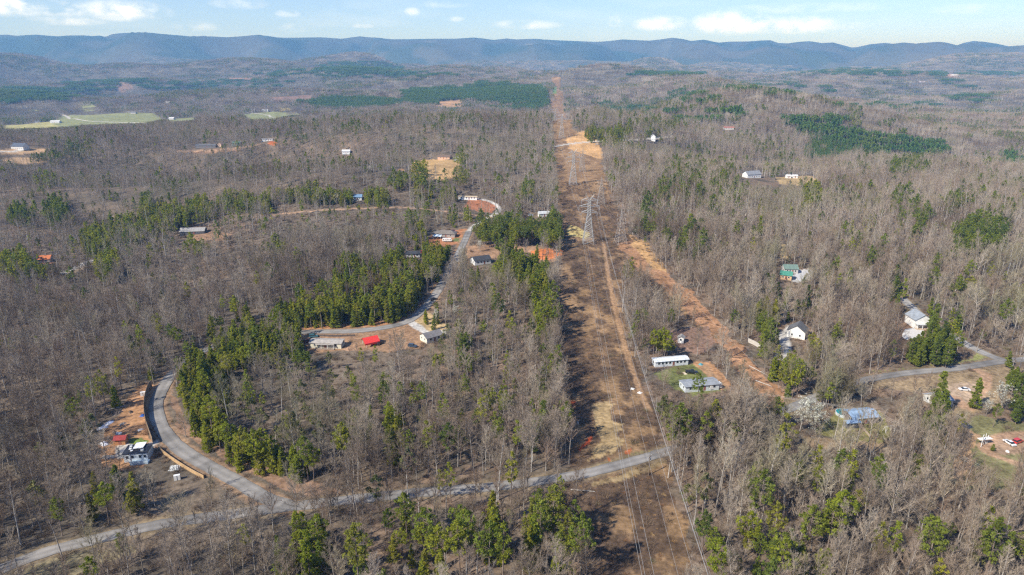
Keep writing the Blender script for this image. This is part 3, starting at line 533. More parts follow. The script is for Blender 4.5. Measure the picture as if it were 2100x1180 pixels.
# far stands: small pieces of woodland with every tree in them
def patch(seed, size, n, pf, w, nsl, pm, h0=16):
    r = np.random.RandomState(seed); b = Bag(); tk = []; tw = []; C = []; Rd = []
    for i in range(n):
        x, y = r.uniform(-size/2, size/2, 2); h = h0*r.uniform(.7, 1.15)
        if r.rand() < pf:
            h *= .85
            for j in range(7): f = j/6.; a = r.uniform(0, 6.28); q = (1-f)*1.6; C.append([x+math.cos(a)*q, y+math.sin(a)*q, h*(.42+.58*f)]); Rd.append(1.9*(1-.55*f))
            tk.append([x, y, -3, x, y, h*.8, .25])
        else:
            tk.append([x, y, -3, x, y, h*.85, .30]); tw += [[t[0]+x, t[1]+y, t[2], t[3]+x, t[4]+y, t[5], t[6]] for t in bare_sliver(r, h, 3.0, nsl, w, .38)]
    b.add(spikes(tk), 0)
    if tw: b.add(spikes(tw), 1)
    if C: b.add(tufts(r, C, Rd, 6 if size < 40 else 4, 1.25 if size < 40 else 1.6, .9), 2)
    return b.mesh('woodland', [TRUNKM, TWIGM, pm])
for i in range(5): srcobj('stand_a%d' % i, patch(600+i, 27, 26, .0, .085, 30, DPINE))
for i in range(4): srcobj('stand_b%d' % i, patch(620+i, 27, 26, .3, .085, 28, DPINE))
for i in range(3): srcobj('stand_c%d' % i, patch(640+i, 27, 34, .97, .085, 22, PPINE, 15))
for i in range(4): srcobj('tract_a%d' % i, patch(660+i, 62, 95, .0, .16, 16, DPINE))
for i in range(3): srcobj('tract_b%d' % i, patch(670+i, 62, 95, .3, .16, 16, DPINE))
for i in range(3): srcobj('tract_c%d' % i, patch(680+i, 62, 120, .95, .16, 14, PPINE))

# ------------------------------------------------------------ where evergreens stand (photograph px of their crowns: x, y, rx, ry, density, kinds)
Y_, D_, S_, L_ = 'abf', 'de', 'ch', 'g'
BLOBS = [(425, 752, 42, 28, .95, Y_), (475, 718, 46, 24, .92, Y_), (535, 712, 40, 20, .95, Y_), (440, 790, 30, 30, .7, Y_), (390, 722, 30, 18, .85, Y_), (385, 745, 26, 30, 1, Y_), (395, 790, 28, 35, 1, Y_), (410, 840, 28, 32, 1, Y_), (440, 880, 32, 30, 1, Y_), (490, 915, 38, 24, 1, Y_), (560, 935, 45, 20, 1, Y_), (620, 948, 32, 14, .9, Y_), (370, 700, 10, 10, .5, Y_),
 (520, 690, 55, 28, .8, Y_), (600, 690, 26, 20, .95, Y_), (560, 722, 40, 22, .6, S_), (460, 680, 35, 25, .5, Y_), (600, 640, 40, 20, .9, Y_), (670, 635, 45, 22, .95, Y_), (740, 632, 40, 22, .95, Y_), (800, 620, 35, 26, .85, Y_), (835, 600, 25, 30, .8, Y_), (500, 650, 40, 18, .6, Y_),
 (745, 560, 65, 32, .75, Y_), (830, 550, 55, 36, .85, Y_), (885, 530, 45, 32, .95, Y_), (915, 515, 18, 20, .95, Y_), (690, 590, 40, 22, .5, Y_), (880, 640, 20, 28, 1, Y_), (860, 490, 30, 20, .5, Y_), (830, 465, 40, 16, .5, 'ad'), (950, 445, 40, 15, .4, Y_),
 (1010, 470, 40, 28, 1, 'df'), (1070, 468, 50, 26, 1, 'df'), (1128, 475, 24, 32, 1, 'fd'), (1072, 437, 14, 10, 1, D_), (1045, 525, 22, 24, .95, Y_), (1040, 548, 14, 14, .9, Y_), (985, 560, 30, 25, .6, Y_), (1025, 560, 30, 20, .6, Y_), (1090, 570, 36, 46, .9, Y_), (1110, 620, 24, 36, .85, Y_), (1118, 680, 18, 30, .9, Y_), (1015, 615, 18, 20, .4, S_), (950, 620, 30, 30, .35, S_), (925, 690, 20, 20, .4, S_), (1060, 745, 26, 14, .55, S_), (950, 740, 14, 25, .8, 'd'),
 (200, 490, 36, 26, .9, Y_), (265, 470, 45, 24, .9, Y_), (340, 442, 55, 22, .95, Y_), (410, 425, 32, 20, .95, Y_), (330, 478, 40, 18, .7, S_), (220, 545, 26, 24, .85, Y_), (410, 505, 28, 10, .7, Y_), (490, 412, 48, 15, .85, Y_), (545, 415, 12, 16, .9, Y_), (640, 398, 60, 12, .8, Y_), (700, 400, 30, 10, .8, Y_), (770, 402, 30, 12, .8, Y_), (580, 400, 40, 12, .4, Y_),
 (112, 435, 24, 28, 1, D_), (45, 443, 32, 16, .8, D_), (300, 418, 13, 20, 1, D_), (135, 445, 10, 12, .8, D_), (35, 540, 34, 26, .85, Y_), (90, 556, 32, 14, .8, S_), (145, 520, 30, 30, .3, S_), (575, 515, 18, 16, .95, Y_), (620, 545, 20, 20, .5, S_),
 (155, 310, 26, 16, .85, D_), (185, 300, 16, 14, .8, S_), (75, 320, 22, 8, .9, D_), (110, 322, 22, 14, .7, D_), (90, 375, 30, 10, .6, S_), (500, 355, 40, 18, .25, S_), (560, 355, 30, 20, .25, S_), (600, 335, 60, 20, .18, S_),
 (630, 1130, 42, 60, .75, Y_), (705, 1160, 34, 40, .75, Y_), (770, 1105, 34, 50, .75, 'fca'), (825, 1085, 34, 50, .75, 'fba'), (880, 1140, 24, 40, .6, Y_), (925, 1125, 38, 40, .9, 'fa'), (1012, 1075, 26, 46, .85, 'ba'), (1092, 1090, 30, 50, .85, 'bd'), (1140, 1100, 28, 46, .8, 'fd'), (950, 1070, 28, 26, .5, 'cf'), (1172, 1115, 20, 30, .8, 'f'), (740, 1150, 60, 40, .6, 'acf'), (860, 1165, 60, 26, .6, 'afb'), (990, 1130, 40, 50, .3, 'fc'), (1160, 1160, 30, 26, .5, 'af'), (1040, 1160, 60, 40, .25, S_), (560, 1165, 40, 25, .4, Y_),
 (240, 1000, 60, 34, .75, Y_), (200, 1025, 26, 26, .8, Y_), (300, 975, 40, 24, .7, Y_), (330, 955, 28, 18, .8, Y_), (360, 935, 20, 10, .9, Y_), (100, 940, 40, 60, .25, S_), (60, 1000, 40, 40, .3, S_), (250, 1010, 50, 20, .5, S_), (80, 1035, 20, 20, .6, S_), (170, 850, 40, 60, .45, S_), (120, 880, 30, 40, .3, S_), (215, 800, 30, 30, .4, S_), (250, 790, 60, 24, .6, 'ca'), (290, 770, 30, 25, .6, Y_), (300, 700, 50, 60, .3, S_), (280, 680, 30, 30, .3, S_),
 (1480, 1110, 55, 60, .7, 'cfd'), (1440, 1100, 45, 45, .6, 'cf'), (1520, 1150, 60, 36, .8, 'fdb'), (1450, 1165, 40, 26, .7, 'fb'), (1230, 1290, 1, 1, 0, 'a'), (1568, 1095, 32, 55, .9, 'fd'), (1600, 1145, 34, 40, .9, 'fd'), (1530, 1110, 16, 16, .9, 'f'), (1693, 1070, 28, 30, 1, 'f'), (1680, 1145, 40, 36, .75, 'fa'), (1638, 1015, 14, 30, .85, 'c'), (1730, 1045, 14, 18, .6, 'f'), (1778, 1045, 20, 13, .9, 'f'), (1795, 1015, 12, 12, .6, 'd'), (1825, 1060, 12, 22, 1, 'f'), (1870, 1105, 30, 24, .5, 'c'), (2015, 1090, 20, 26, .6, 'c'), (2085, 1150, 20, 40, .6, 'cf'), (1410, 1160, 20, 20, .3, S_),
 (590, 870, 18, 28, .6, S_), (625, 850, 20, 40, .5, S_), (760, 870, 18, 26, .7, Y_), (800, 880, 18, 40, .6, S_), (812, 850, 10, 20, .8, Y_), (712, 915, 20, 22, .9, 'f'), (720, 860, 14, 20, .6, Y_), (810, 915, 16, 16, .8, Y_), (905, 765, 12, 30, .7, Y_), (845, 780, 10, 20, .7, Y_), (1000, 820, 14, 20, .8, S_), (1030, 825, 12, 18, .8, 'c'), (985, 870, 14, 14, .5, S_), (1100, 885, 28, 18, .3, 'e'), (600, 760, 30, 30, .4, S_), (700, 800, 60, 40, .12, S_), (650, 740, 30, 20, .6, S_), (620, 735, 18, 12, .9, 'd'), (510, 810, 40, 60, .30, S_), (480, 760, 40, 50, .35, Y_), (540, 870, 30, 40, .3, S_), (770, 740, 40, 16, .4, S_), (780, 785, 16, 14, .5, 'f'),
 (1370, 850, 24, 45, .55, 'h'), (1390, 880, 16, 40, .5, 'ch'), (1385, 905, 14, 26, .8, 'd'), (1355, 712, 26, 14, .95, 'f'), (1380, 715, 10, 12, .9, 'f'), (1335, 716, 14, 18, .6, 'e'), (1428, 800, 22, 38, 1, 'd'), (1425, 770, 16, 10, .6, 'd'), (1440, 722, 30, 8, .5, S_), (1455, 730, 8, 8, 1, Y_), (1565, 690, 14, 46, .85, 'd'), (1500, 680, 14, 14, .7, Y_), (1515, 690, 10, 14, .8, Y_), (1480, 676, 8, 6, .9, Y_), (1640, 650, 26, 22, .6, 'ch'), (1665, 715, 26, 26, .7, 'f'), (1610, 760, 26, 40, .8, 'ca'), (1640, 780, 40, 26, .7, 'cf'), (1690, 660, 16, 26, .3, S_), (1720, 700, 20, 30, .35, S_), (1715, 690, 14, 20, .6, S_), (1500, 770, 24, 24, .5, 'e'), (1700, 565, 14, 20, .95, 'a'), (1752, 590, 12, 14, .9, 'a'), (1665, 400, 24, 26, .9, 'a'), (1650, 425, 14, 14, .8, 'a'),
 (1912, 650, 20, 26, .9, 'e'), (1925, 705, 46, 30, 1, 'e'), (1905, 680, 30, 26, 1, 'e'), (1955, 670, 26, 24, .8, 'ec'), (1880, 715, 16, 16, .9, 'e'), (1840, 590, 12, 40, .75, 'e'), (1855, 545, 14, 20, .75, 'e'), (2085, 800, 26, 50, .95, 'e'), (2080, 740, 10, 30, .8, 'e'), (1995, 800, 18, 26, .9, 'a'), (2000, 765, 8, 10, .5, 'a'), (2036, 855, 18, 20, 1, 'd'), (1935, 830, 24, 24, .8, 'e'), (1910, 880, 20, 30, .8, 'e'), (1930, 875, 12, 24, .8, 'a'), (1890, 950, 22, 24, .85, 'e'),
 (2010, 480, 60, 32, .85, 'e'), (1985, 500, 30, 22, .9, 'd'), (2060, 440, 20, 30, .4, 'e'), (1880, 450, 40, 40, .3, 'de'), (1960, 420, 20, 12, .8, 'e'), (1840, 415, 14, 22, .6, 'd'), (1760, 400, 40, 14, .35, S_), (1700, 450, 200, 60, .08, 'da'), (1480, 400, 60, 50, .35, 'de'), (1400, 380, 60, 50, .25, 'de'), (1350, 450, 40, 50, .35, 'de'), (1420, 510, 60, 30, .35, 'de'), (1460, 520, 30, 20, .4, 'd'), (1600, 620, 60, 60, .15, 'ae'), (1580, 660, 40, 40, .2, 'a'), (2095, 600, 10, 20, .3, 'c'), (1980, 585, 15, 14, .7, 'f'), (1870, 345, 40, 20, .5, 'd'), (1910, 305, 30, 12, .8, 'd'), (1840, 345, 30, 14, .6, 'de'), (2080, 330, 20, 20, .6, 'd'), (2060, 315, 12, 10, .7, 'd'),
 (1250, 272, 46, 13, .95, 'ab'), (1215, 272, 16, 14, .95, 'ab'), (1290, 300, 40, 8, .7, 'a'), (1262, 290, 30, 8, .6, 'a'), (1330, 265, 60, 20, .4, 'da'), (1450, 235, 60, 14, .4, 'de'), (1350, 230, 60, 10, .35, 'd'), (1500, 230, 30, 12, .5, 'd'), (1720, 235, 20, 12, .6, 'd'), (1280, 540, 14, 14, .9, 'a'), (1290, 520, 8, 8, .6, 'a'), (1280, 580, 20, 10, .3, S_),
 (1640, 243, 50, 8, 1, L_), (1690, 262, 60, 20, 1, L_), (1720, 290, 60, 30, 1, L_), (1780, 290, 60, 28, 1, L_), (1840, 292, 60, 22, 1, L_), (1890, 290, 40, 12, .8, L_), (1700, 310, 50, 18, .9, L_),
 (930, 190, 110, 14, 1, L_), (1040, 190, 80, 22, 1, L_), (1100, 200, 26, 26, 1, L_), (880, 203, 60, 10, 1, L_), (720, 208, 110, 11, 1, L_), (990, 174, 30, 8, 1, L_), (60, 192, 110, 14, 1, L_), (10, 200, 40, 12, 1, L_), (170, 185, 50, 12, .8, L_), (230, 170, 110, 10, .7, L_), (350, 175, 90, 9, .8, L_), (735, 140, 90, 16, .9, L_), (640, 150, 120, 8, .6, L_), (500, 170, 140, 8, .45, L_), (800, 152, 140, 7, .6, L_), (1340, 150, 120, 5, .8, L_), (1290, 222, 50, 6, .8, L_), (1240, 215, 14, 8, .7, L_), (1060, 218, 60, 6, .5, L_), (1420, 195, 60, 14, .4, L_), (1600, 180, 120, 12, .35, L_), (1990, 198, 60, 10, .6, L_), (1930, 150, 300, 5, .6, L_), (1700, 143, 140, 5, .5, L_), (1960, 170, 60, 8, .4, L_), (1800, 215, 160, 8, .25, 'd'),
 (690, 340, 300, 40, .10, 'dh'), (860, 360, 20, 25, .8, 'df'), (815, 372, 25, 12, .8, 'df'), (945, 355, 16, 34, .75, 'df'), (900, 300, 120, 20, .12, 'd'), (930, 250, 60, 30, .12, 'd'), (1100, 330, 40, 40, .15, 'd'), (620, 300, 200, 50, .08, 'd'), (1080, 395, 14, 14, .8, 'd'), (900, 395, 60, 14, .45, 'ad'), (720, 265, 40, 8, .5, 'd'), (300, 330, 200, 30, .08, S_)]
BL = np.array([b[:5] for b in BLOBS], float); BKs = [b[5] for b in BLOBS]
def pine_at(px, py, s=1.0):
    """density and blob index of the evergreens for crowns seen at px, py"""
    d = ((px[:, None]-BL[None, :, 0])/BL[None, :, 2])**2+((py[:, None]-BL[None, :, 1])/BL[None, :, 3])**2
    w = np.where(d < 1.0, BL[None, :, 4], 0.0)*np.where(d > .75, .75, 1); i = w.argmax(1); return w.max(1), i
rng = np.random.RandomState(7)
def keepout(x, y, pad=1.5):
    ok = np.ones(len(x), bool)
    for nm, (ln, w) in roadw.items(): ok &= pdist(ln, x, y, 20) > w*.5+pad
    for nm, (ln, w, m) in trackw.items(): ok &= pdist(ln, x, y, 12) > w*.5+.8
    return ok
def in_clear(x, y):
    k = pip(CORRW, x, y)
    for i, (poly, c) in enumerate(CLEARW+FARX): k |= pip(poly, x, y)
    return k
BOXES = np.array(HOUSE_PX, float)   # (px, py, half width, half height, base py)
def shades_house(px, pyb, pyt, cr):
    """True where a tree (base row, top row, crown half width) would hide a building seen in the photograph"""
    k = np.zeros(len(px), bool)
    for (hx, hy, hw, hh) in BOXES: k |= (np.abs(px-hx) < hw+cr*.7) & (pyb > hy-hh*.3) & (pyt < hy+hh*.9)
    return k
def field(step, x0, x1, y0, y1, jit=.45):
    gx, gy = np.meshgrid(np.arange(x0, x1, step), np.arange(y0, y1, step)); x = gx.ravel()+rng.uniform(-jit, jit, gx.size)*step; y = gy.ravel()+rng.uniform(-jit, jit, gx.size)*step; return x, y

FPX_ = [np.array(CLEAR[i][0], float) for i in FARC if CLEARW[i][1] in (FIELD, (.36, .33, .14), (.45, .30, .17))]
def low_growth(px, pyb, pyt):
    """young growth in front of the valley meadows, low enough for them to be seen over it"""
    f = np.ones(len(px))
    for P_ in FPX_:
        lo = np.full(len(px), -1.); hi = np.full(len(px), 1e9)
        for i in range(len(P_)):
            (xa, ya), (xb, yb) = P_[i], P_[(i+1) % len(P_)]
            if xa == xb: continue
            k = (px >= min(xa, xb)-4) & (px <= max(xa, xb)+4); yy = ya+(yb-ya)*np.clip((px-xa)/(xb-xa), 0, 1); lo = np.where(k, np.maximum(lo, yy), lo); hi = np.where(k, np.minimum(hi, yy), hi)
        k = (lo > 0) & (pyb > lo) & (pyt < lo); f = np.where(k, np.minimum(f, np.clip((pyb-lo)/(pyb-pyt+1e-6), .3, 1)), f)
    return f
INST = dict(bare=[], pine=[], brush=[], far=[])    # rows: x y z rz sx sz index tiltx tilty
names_bare = ['near_bare_'+k for k, _ in BKIND]+['mid_bare_'+k for k, _ in BKIND]
names_pine = ['near_pine_'+k[0] for k in PK]+['mid_pine_'+k[0] for k in PK]
names_far = sorted(n for n in SRC if n.startswith(('stand', 'tract'))); names_brush = sorted(n for n in SRC if n.startswith(('brush', 'straw')))
H_B = np.array([a['h'] for _, a in BKIND], float); H_P = np.array([k[2] for k in PK], float); PL = {k[0]: i for i, k in enumerate(PK)}
W_B = np.array([2.9, 3.6, 2.6, 4.2, 2.3, 2.4]); W_P = np.array([2.6, 2.8, 2.4, 3.9, 4.1, 3.6, 2.3, 2.4])
x, y = field(4.5, -1500, 1500, -60, 1560); r_ = np.hypot(x, y); a_ = np.arctan2(x, y)
ex = []   # denser roadside trees on the near side of the wooded stretches
for q_ in (dense(wpoly([(1215, 1240), (1200, 1180), (1182, 1060), (1168, 975)]), 8), dense(wpoly([(1163, 935), (1158, 850), (1151, 750), (1147, 650), (1146, 575)]), 8)):
    for off in (1.5, 4.5, 8):
        for s_ in np.arange(0, len(q_)-1.01, 3.6/max(.5, np.hypot(*(q_[-1]-q_[0]))/len(q_))): i_ = int(s_); p_ = q_[i_]+(q_[i_+1]-q_[i_])*(s_-i_); ex.append((p_[0]-off+rng.uniform(-1, 1), p_[1]+rng.uniform(-1, 1)))
for x0_, x1_, st_ in ((1385, 1730, 2.3),):
    q = roadw['main_road'][0]; qx_, qy_, _ = proj(q[:, 0], q[:, 1], hgt(q[:, 0], q[:, 1])); q = q[(qx_ > x0_) & (qx_ < x1_)]
    for off in (4.5, 7.5, 11):
        for s_ in np.arange(0, len(q)-1.01, .12*st_): i_ = int(s_); p_ = q[i_]+(q[i_+1]-q[i_])*(s_-i_); ex.append((p_[0]+rng.uniform(-1, 1), p_[1]-off+rng.uniform(-1.4, 1.4)))
ex = np.array(ex); x = np.concatenate([x, ex[:, 0]]); y = np.concatenate([y, ex[:, 1]]); r_ = np.hypot(x, y); a_ = np.arctan2(x, y); print('extra', len(ex))
k = (r_ > 85) & (r_ < 1540) & ((np.abs(a_) < R(44)) | ((r_ < 480) & (np.abs(a_) < R(66)))); x, y, r_ = x[k], y[k], r_[k]
k = rng.rand(len(x)) < np.where(r_ < 500, .94, .80); x, y, r_ = x[k], y[k], r_[k]
k = keepout(x, y); x, y, r_ = x[k], y[k], r_[k]
fx, fy = field(3.4, -700, 700, 100, 900); kf = keepout(fx, fy, 2.0) & (rng.rand(len(fx)) < .92); fx, fy = fx[kf], fy[kf]; fz = hgt(fx, fy); fpx, fpy, _ = proj(fx, fy, fz+7.0); fd, _ = pine_at(fpx, fpy); kf = (fd >= .8) & (fpy < 1000)
nadd = int(kf.sum()); x = np.concatenate([x, fx[kf]]); y = np.concatenate([y, fy[kf]]); r_ = np.hypot(x, y)     # close-grown pine thickets
z = hgt(x, y); px, pyc, dep = proj(x, y, z+7.0); dens, bi = pine_at(px, pyc)
clear = in_clear(x, y)
ns_ = fbm(x/55, y/55, 701, 3); ns2 = fbm(x/120, y/120, 711, 2)
rnd = rng.rand(len(x)); rnd[len(x)-nadd:] = 0; base = .03+.13*sst(.52, .68, ns_)
lone = (base > 0)
dens = np.where(dens > 0, dens*np.clip(.55+.9*fbm(x/16, y/16, 721, 2), .3, 1), 0); ispine = (rnd < dens) | ((dens == 0) & (rnd < base))
loop_ = pip(wpoly([(430, 900), (400, 830), (420, 770), (520, 725), (640, 735), (870, 735), (1000, 760), (1130, 800), (1120, 940), (900, 960), (700, 985), (620, 960), (500, 940)]), x, y)
thin = (rng.rand(len(x)) < .05+.6*sst(.50, .68, ns2)+.08*loop_)      # gaps in the hardwoods
keep = (~clear | (ispine & (dens > .5) & (rng.rand(len(x)) < .8) & ~pip(CORRW, x, y))) & (ispine | ~thin)
x, y, z, px, r_, ispine, bi, dens, dep, ns2 = [v[keep] for v in (x, y, z, px, r_, ispine, bi, dens, dep, ns2)]
n = len(x); kind = np.zeros(n, int); rr = rng.rand(n)
for i in range(n):
    if ispine[i]:
        s = BKs[bi[i]] if dens[i] > 0 else ('hcd' if r_[i] < 700 else 'hcde'); kind[i] = PL[s[int(rr[i]*len(s)) % len(s)]]
    else: kind[i] = [0, 0, 1, 1, 2, 2, 3, 3, 4, 5, 5, 5][int(rr[i]*12) % 12]
sc = np.clip(rng.normal(.93, .21, n), .48, 1.4)*np.where(ispine, np.where(dens > .7, .80, .92), 1); sc *= .86+.28*vn(x/70, y/70, 733); sc = np.where(ispine & (r_ < 235), sc*1.15, sc)
hh = np.where(ispine, H_P[kind % 8], H_B[kind % 6])*sc; cw = np.where(ispine, W_P[kind % 8], W_B[kind % 6])*sc
_, pyb, _ = proj(x, y, z); _, pyt, _ = proj(x, y, z+hh); sc = sc*low_growth(px, pyb, pyt); bad = shades_house(px, pyb, pyt, cw*FPX/dep)
forced = []       # trees placed one by one: (px, py of foot, variant, scale)
# roads stay visible: trees just in front of the open stretches are thinned
ln = roadw['curving_road'][0]; qx, qy, _ = proj(ln[:, 0], ln[:, 1], hgt(ln[:, 0], ln[:, 1]))
if 1:
        for j in range(0, len(ln), 2):
          pr = .93 if (qy[j] > 775 and qx[j] < 470) else (.45 if qy[j] > 900 else ((.3 if 886 < qx[j] < 938 else .85) if qx[j] > 630 else 0))
          if pr: bad |= (np.abs(px-qx[j]) < cw*FPX/dep*.8) & (pyb > qy[j]) & (pyt < qy[j]-2) & (rng.rand(n) < pr)
ln = roadw['main_road'][0]; qx, qy, _ = proj(ln[:, 0], ln[:, 1], hgt(ln[:, 0], ln[:, 1])); u_ = rng.rand(n)
for j in range(0, len(ln), 2):
    pr = .97 if 1165 < qx[j] < 1365 or qx[j] > 1745 else (.42 if qx[j] < 700 else (.45 if qx[j] < 1165 else 0))
    bad |= (np.abs(px-qx[j]) < cw*FPX/dep*.8) & (pyb > qy[j]) & (pyt < qy[j]-2) & (u_ < pr) & (pyb < qy[j]+150)
for nm in ('side_road', 'gravel_driveway', 'clay_track', 'yard_track', 'house_driveway'):
    ln = roadw[nm][0] if nm in roadw else trackw[nm][0]; qx, qy, _ = proj(ln[:, 0], ln[:, 1], hgt(ln[:, 0], ln[:, 1]))
    for j in range(0, len(ln), 1): bad |= (np.abs(px-qx[j]) < cw*FPX/dep*.8) & (pyb > qy[j]) & (pyt < qy[j]-1) & (u_ < .75)
# open ground stays visible too
for jc, (poly, c) in enumerate(CLEARW[:32]+[(DIAG, 0)]):
    if jc in (2, 4): continue
    cx, cy = poly.mean(0); gx, gy = field(9, poly[:, 0].min(), poly[:, 0].max(), poly[:, 1].min(), poly[:, 1].max()); kk = pip(poly, gx, gy); gx, gy = gx[kk], gy[kk]
    if len(gx) == 0 or len(gx) > 900: continue
    qx, qy, _ = proj(gx, gy, hgt(gx, gy)); near = pyb > qy.min()
    for j in range(len(gx)): bad |= near & (np.abs(px-qx[j]) < cw*FPX/dep*.6) & (pyb > qy[j]) & (pyt < qy[j]) & (u_ < (.9 if jc == 32 else .55))
k = ~bad; T = dict(x=x[k], y=y[k], z=z[k], px=px[k], pyb=pyb[k], pyt=pyt[k], r=r_[k], pine=ispine[k], kind=kind[k], sc=sc[k], hh=hh[k], dens=dens[k], bi=bi[k], rz=rng.uniform(0, 6.283, k.sum()))

# the trees that show largest become things of their own
vis = (T['px'] > -15) & (T['px'] < 2115) & (T['pyt'] < 1172) & (T['pyb'] > 60)
size = (T['pyb']-T['pyt'])*np.where(T['pyb'] > 1180, np.clip((1180-T['pyt'])/(T['pyb']-T['pyt']+1e-6), .2, 1), 1)
score = np.where(vis, size, -1)
ib = np.where(~T['pine'])[0]; ip = np.where(T['pine'])[0]
ib = ib[np.argsort(-score[ib])[:298]]; ip = ip[np.argsort(-score[ip])[:298]]
single = np.zeros(len(T['x']), bool); single[ib] = True; single[ip] = True

def points_object(name, rows, names, label):
    rows = np.asarray(rows, np.float32)
    coll = bpy.data.collections.new(name+'_kinds')
    order = sorted(names); remap = np.array([order.index(nm) for nm in names])
    for nm in order: coll.objects.link(SRC[nm])
    me = bpy.data.meshes.new(name); me.vertices.add(len(rows)); me.vertices.foreach_set('co', rows[:, :3].ravel())
    a = me.attributes.new('idx', 'INT', 'POINT'); a.data.foreach_set('value', remap[rows[:, 6].astype(int)].astype(np.int32))
    a = me.attributes.new('rot', 'FLOAT_VECTOR', 'POINT'); a.data.foreach_set('vector', np.stack([rows[:, 7], rows[:, 8], rows[:, 3]], 1).ravel())
    a = me.attributes.new('scl', 'FLOAT_VECTOR', 'POINT'); a.data.foreach_set('vector', np.stack([rows[:, 4], rows[:, 4], rows[:, 5]], 1).ravel())
    o = link(name, me); g = bpy.data.node_groups.new(name, 'GeometryNodeTree')
    g.interface.new_socket('Geometry', in_out='INPUT', socket_type='NodeSocketGeometry'); g.interface.new_socket('Geometry', in_out='OUTPUT', socket_type='NodeSocketGeometry')
    gi = g.nodes.new('NodeGroupInput'); go = g.nodes.new('NodeGroupOutput'); ip_ = g.nodes.new('GeometryNodeInstanceOnPoints'); ci = g.nodes.new('GeometryNodeCollectionInfo')
    ci.inputs['Collection'].default_value = coll; ci.inputs['Separate Children'].default_value = True; ci.inputs['Reset Children'].default_value = True
    def na(nm, t): q = g.nodes.new('GeometryNodeInputNamedAttribute'); q.data_type = t; q.inputs[0].default_value = nm; return q.outputs[0]
    er = g.nodes.new('FunctionNodeEulerToRotation'); g.links.new(na('rot', 'FLOAT_VECTOR'), er.inputs[0])
    g.links.new(gi.outputs[0], ip_.inputs['Points']); g.links.new(ci.outputs[0], ip_.inputs['Instance']); ip_.inputs['Pick Instance'].default_value = True
    g.links.new(na('idx', 'INT'), ip_.inputs['Instance Index']); g.links.new(er.outputs[0], ip_.inputs['Rotation']); g.links.new(na('scl', 'FLOAT_VECTOR'), ip_.inputs['Scale']); g.links.new(ip_.outputs[0], go.inputs[0])
    m = o.modifiers.new('woods', 'NODES'); m.node_group = g
    return tag(o, label[0], label[1], kind='stuff')
k = ~single; near = T['r'] < 560
sz = T['sc']*rng.uniform(.82, 1.15, len(T['x']))
for pn, nm, names, cnt, lab in [(False, 'bare_woodland', names_bare, 6, ('grey leafless hardwood forest covering the hills beyond the foreground trees', 'woodland')), (True, 'pine_woodland', names_pine, 8, ('evergreen pines scattered in clumps through the grey woods farther back', 'woodland'))]:
    q = k & (T['pine'] == pn); idx = T['kind'][q]+np.where(near[q], 0, cnt)
    zr = np.zeros(q.sum()); tl = rng.normal(0, .035, (2, q.sum()))
    points_object(nm, np.stack([T['x'][q], T['y'][q], T['z'][q]-.1, T['rz'][q], T['sc'][q], sz[q], idx, tl[0], tl[1]], 1), names, lab)

# undergrowth and the brush of the power-line clearing
x, y = field(2.8, -520, 520, 100, 780); r_ = np.hypot(x, y); k = ((np.abs(np.arctan2(x, y)) < R(42)) | (r_ < 330)) & (r_ < 760); x, y, r_ = x[k], y[k], r_[k]
inc = pip(CORRW, x, y); clr = np.zeros(len(x), bool)
for poly, c in CLEARW: clr |= pip(poly, x, y)
straw = fbm(x/14, y/22, 801, 3); dn = np.where(inc, np.where(pip(DIAG, x, y), .14, .22+.9*sst(.42, .55, 1-fbm(x/9+5, y/14, 601, 4))), .34)
dn = np.where(clr & ~inc, .03, dn); k = keepout(x, y, 1.0) & (rng.rand(len(x)) < dn*1.25) & ~pip(wpoly([(1212, 830), (1245, 818), (1262, 850), (1270, 890), (1272, 920), (1215, 935), (1190, 942), (1235, 905), (1225, 860)]), x, y)
x, y, r_, inc = x[k], y[k], r_[k], inc[k]; n = len(x)
s = rng.uniform(.35, 1.15, n)*np.where(inc, .95, 1.0); idx = np.where(inc & (rng.rand(n) < .48), rng.randint(3, 5, n), rng.randint(0, 3, n))
brush_rows = np.stack([x, y, hgt(x, y), rng.uniform(0, 6.28, n), s, s*rng.uniform(.6, 1.1, n), idx, np.zeros(n), np.zeros(n)], 1)
points_object('undergrowth', brush_rows, names_brush, ('tangled brown brush and dry grass on the woodland floor and power-line clearing', 'undergrowth'))

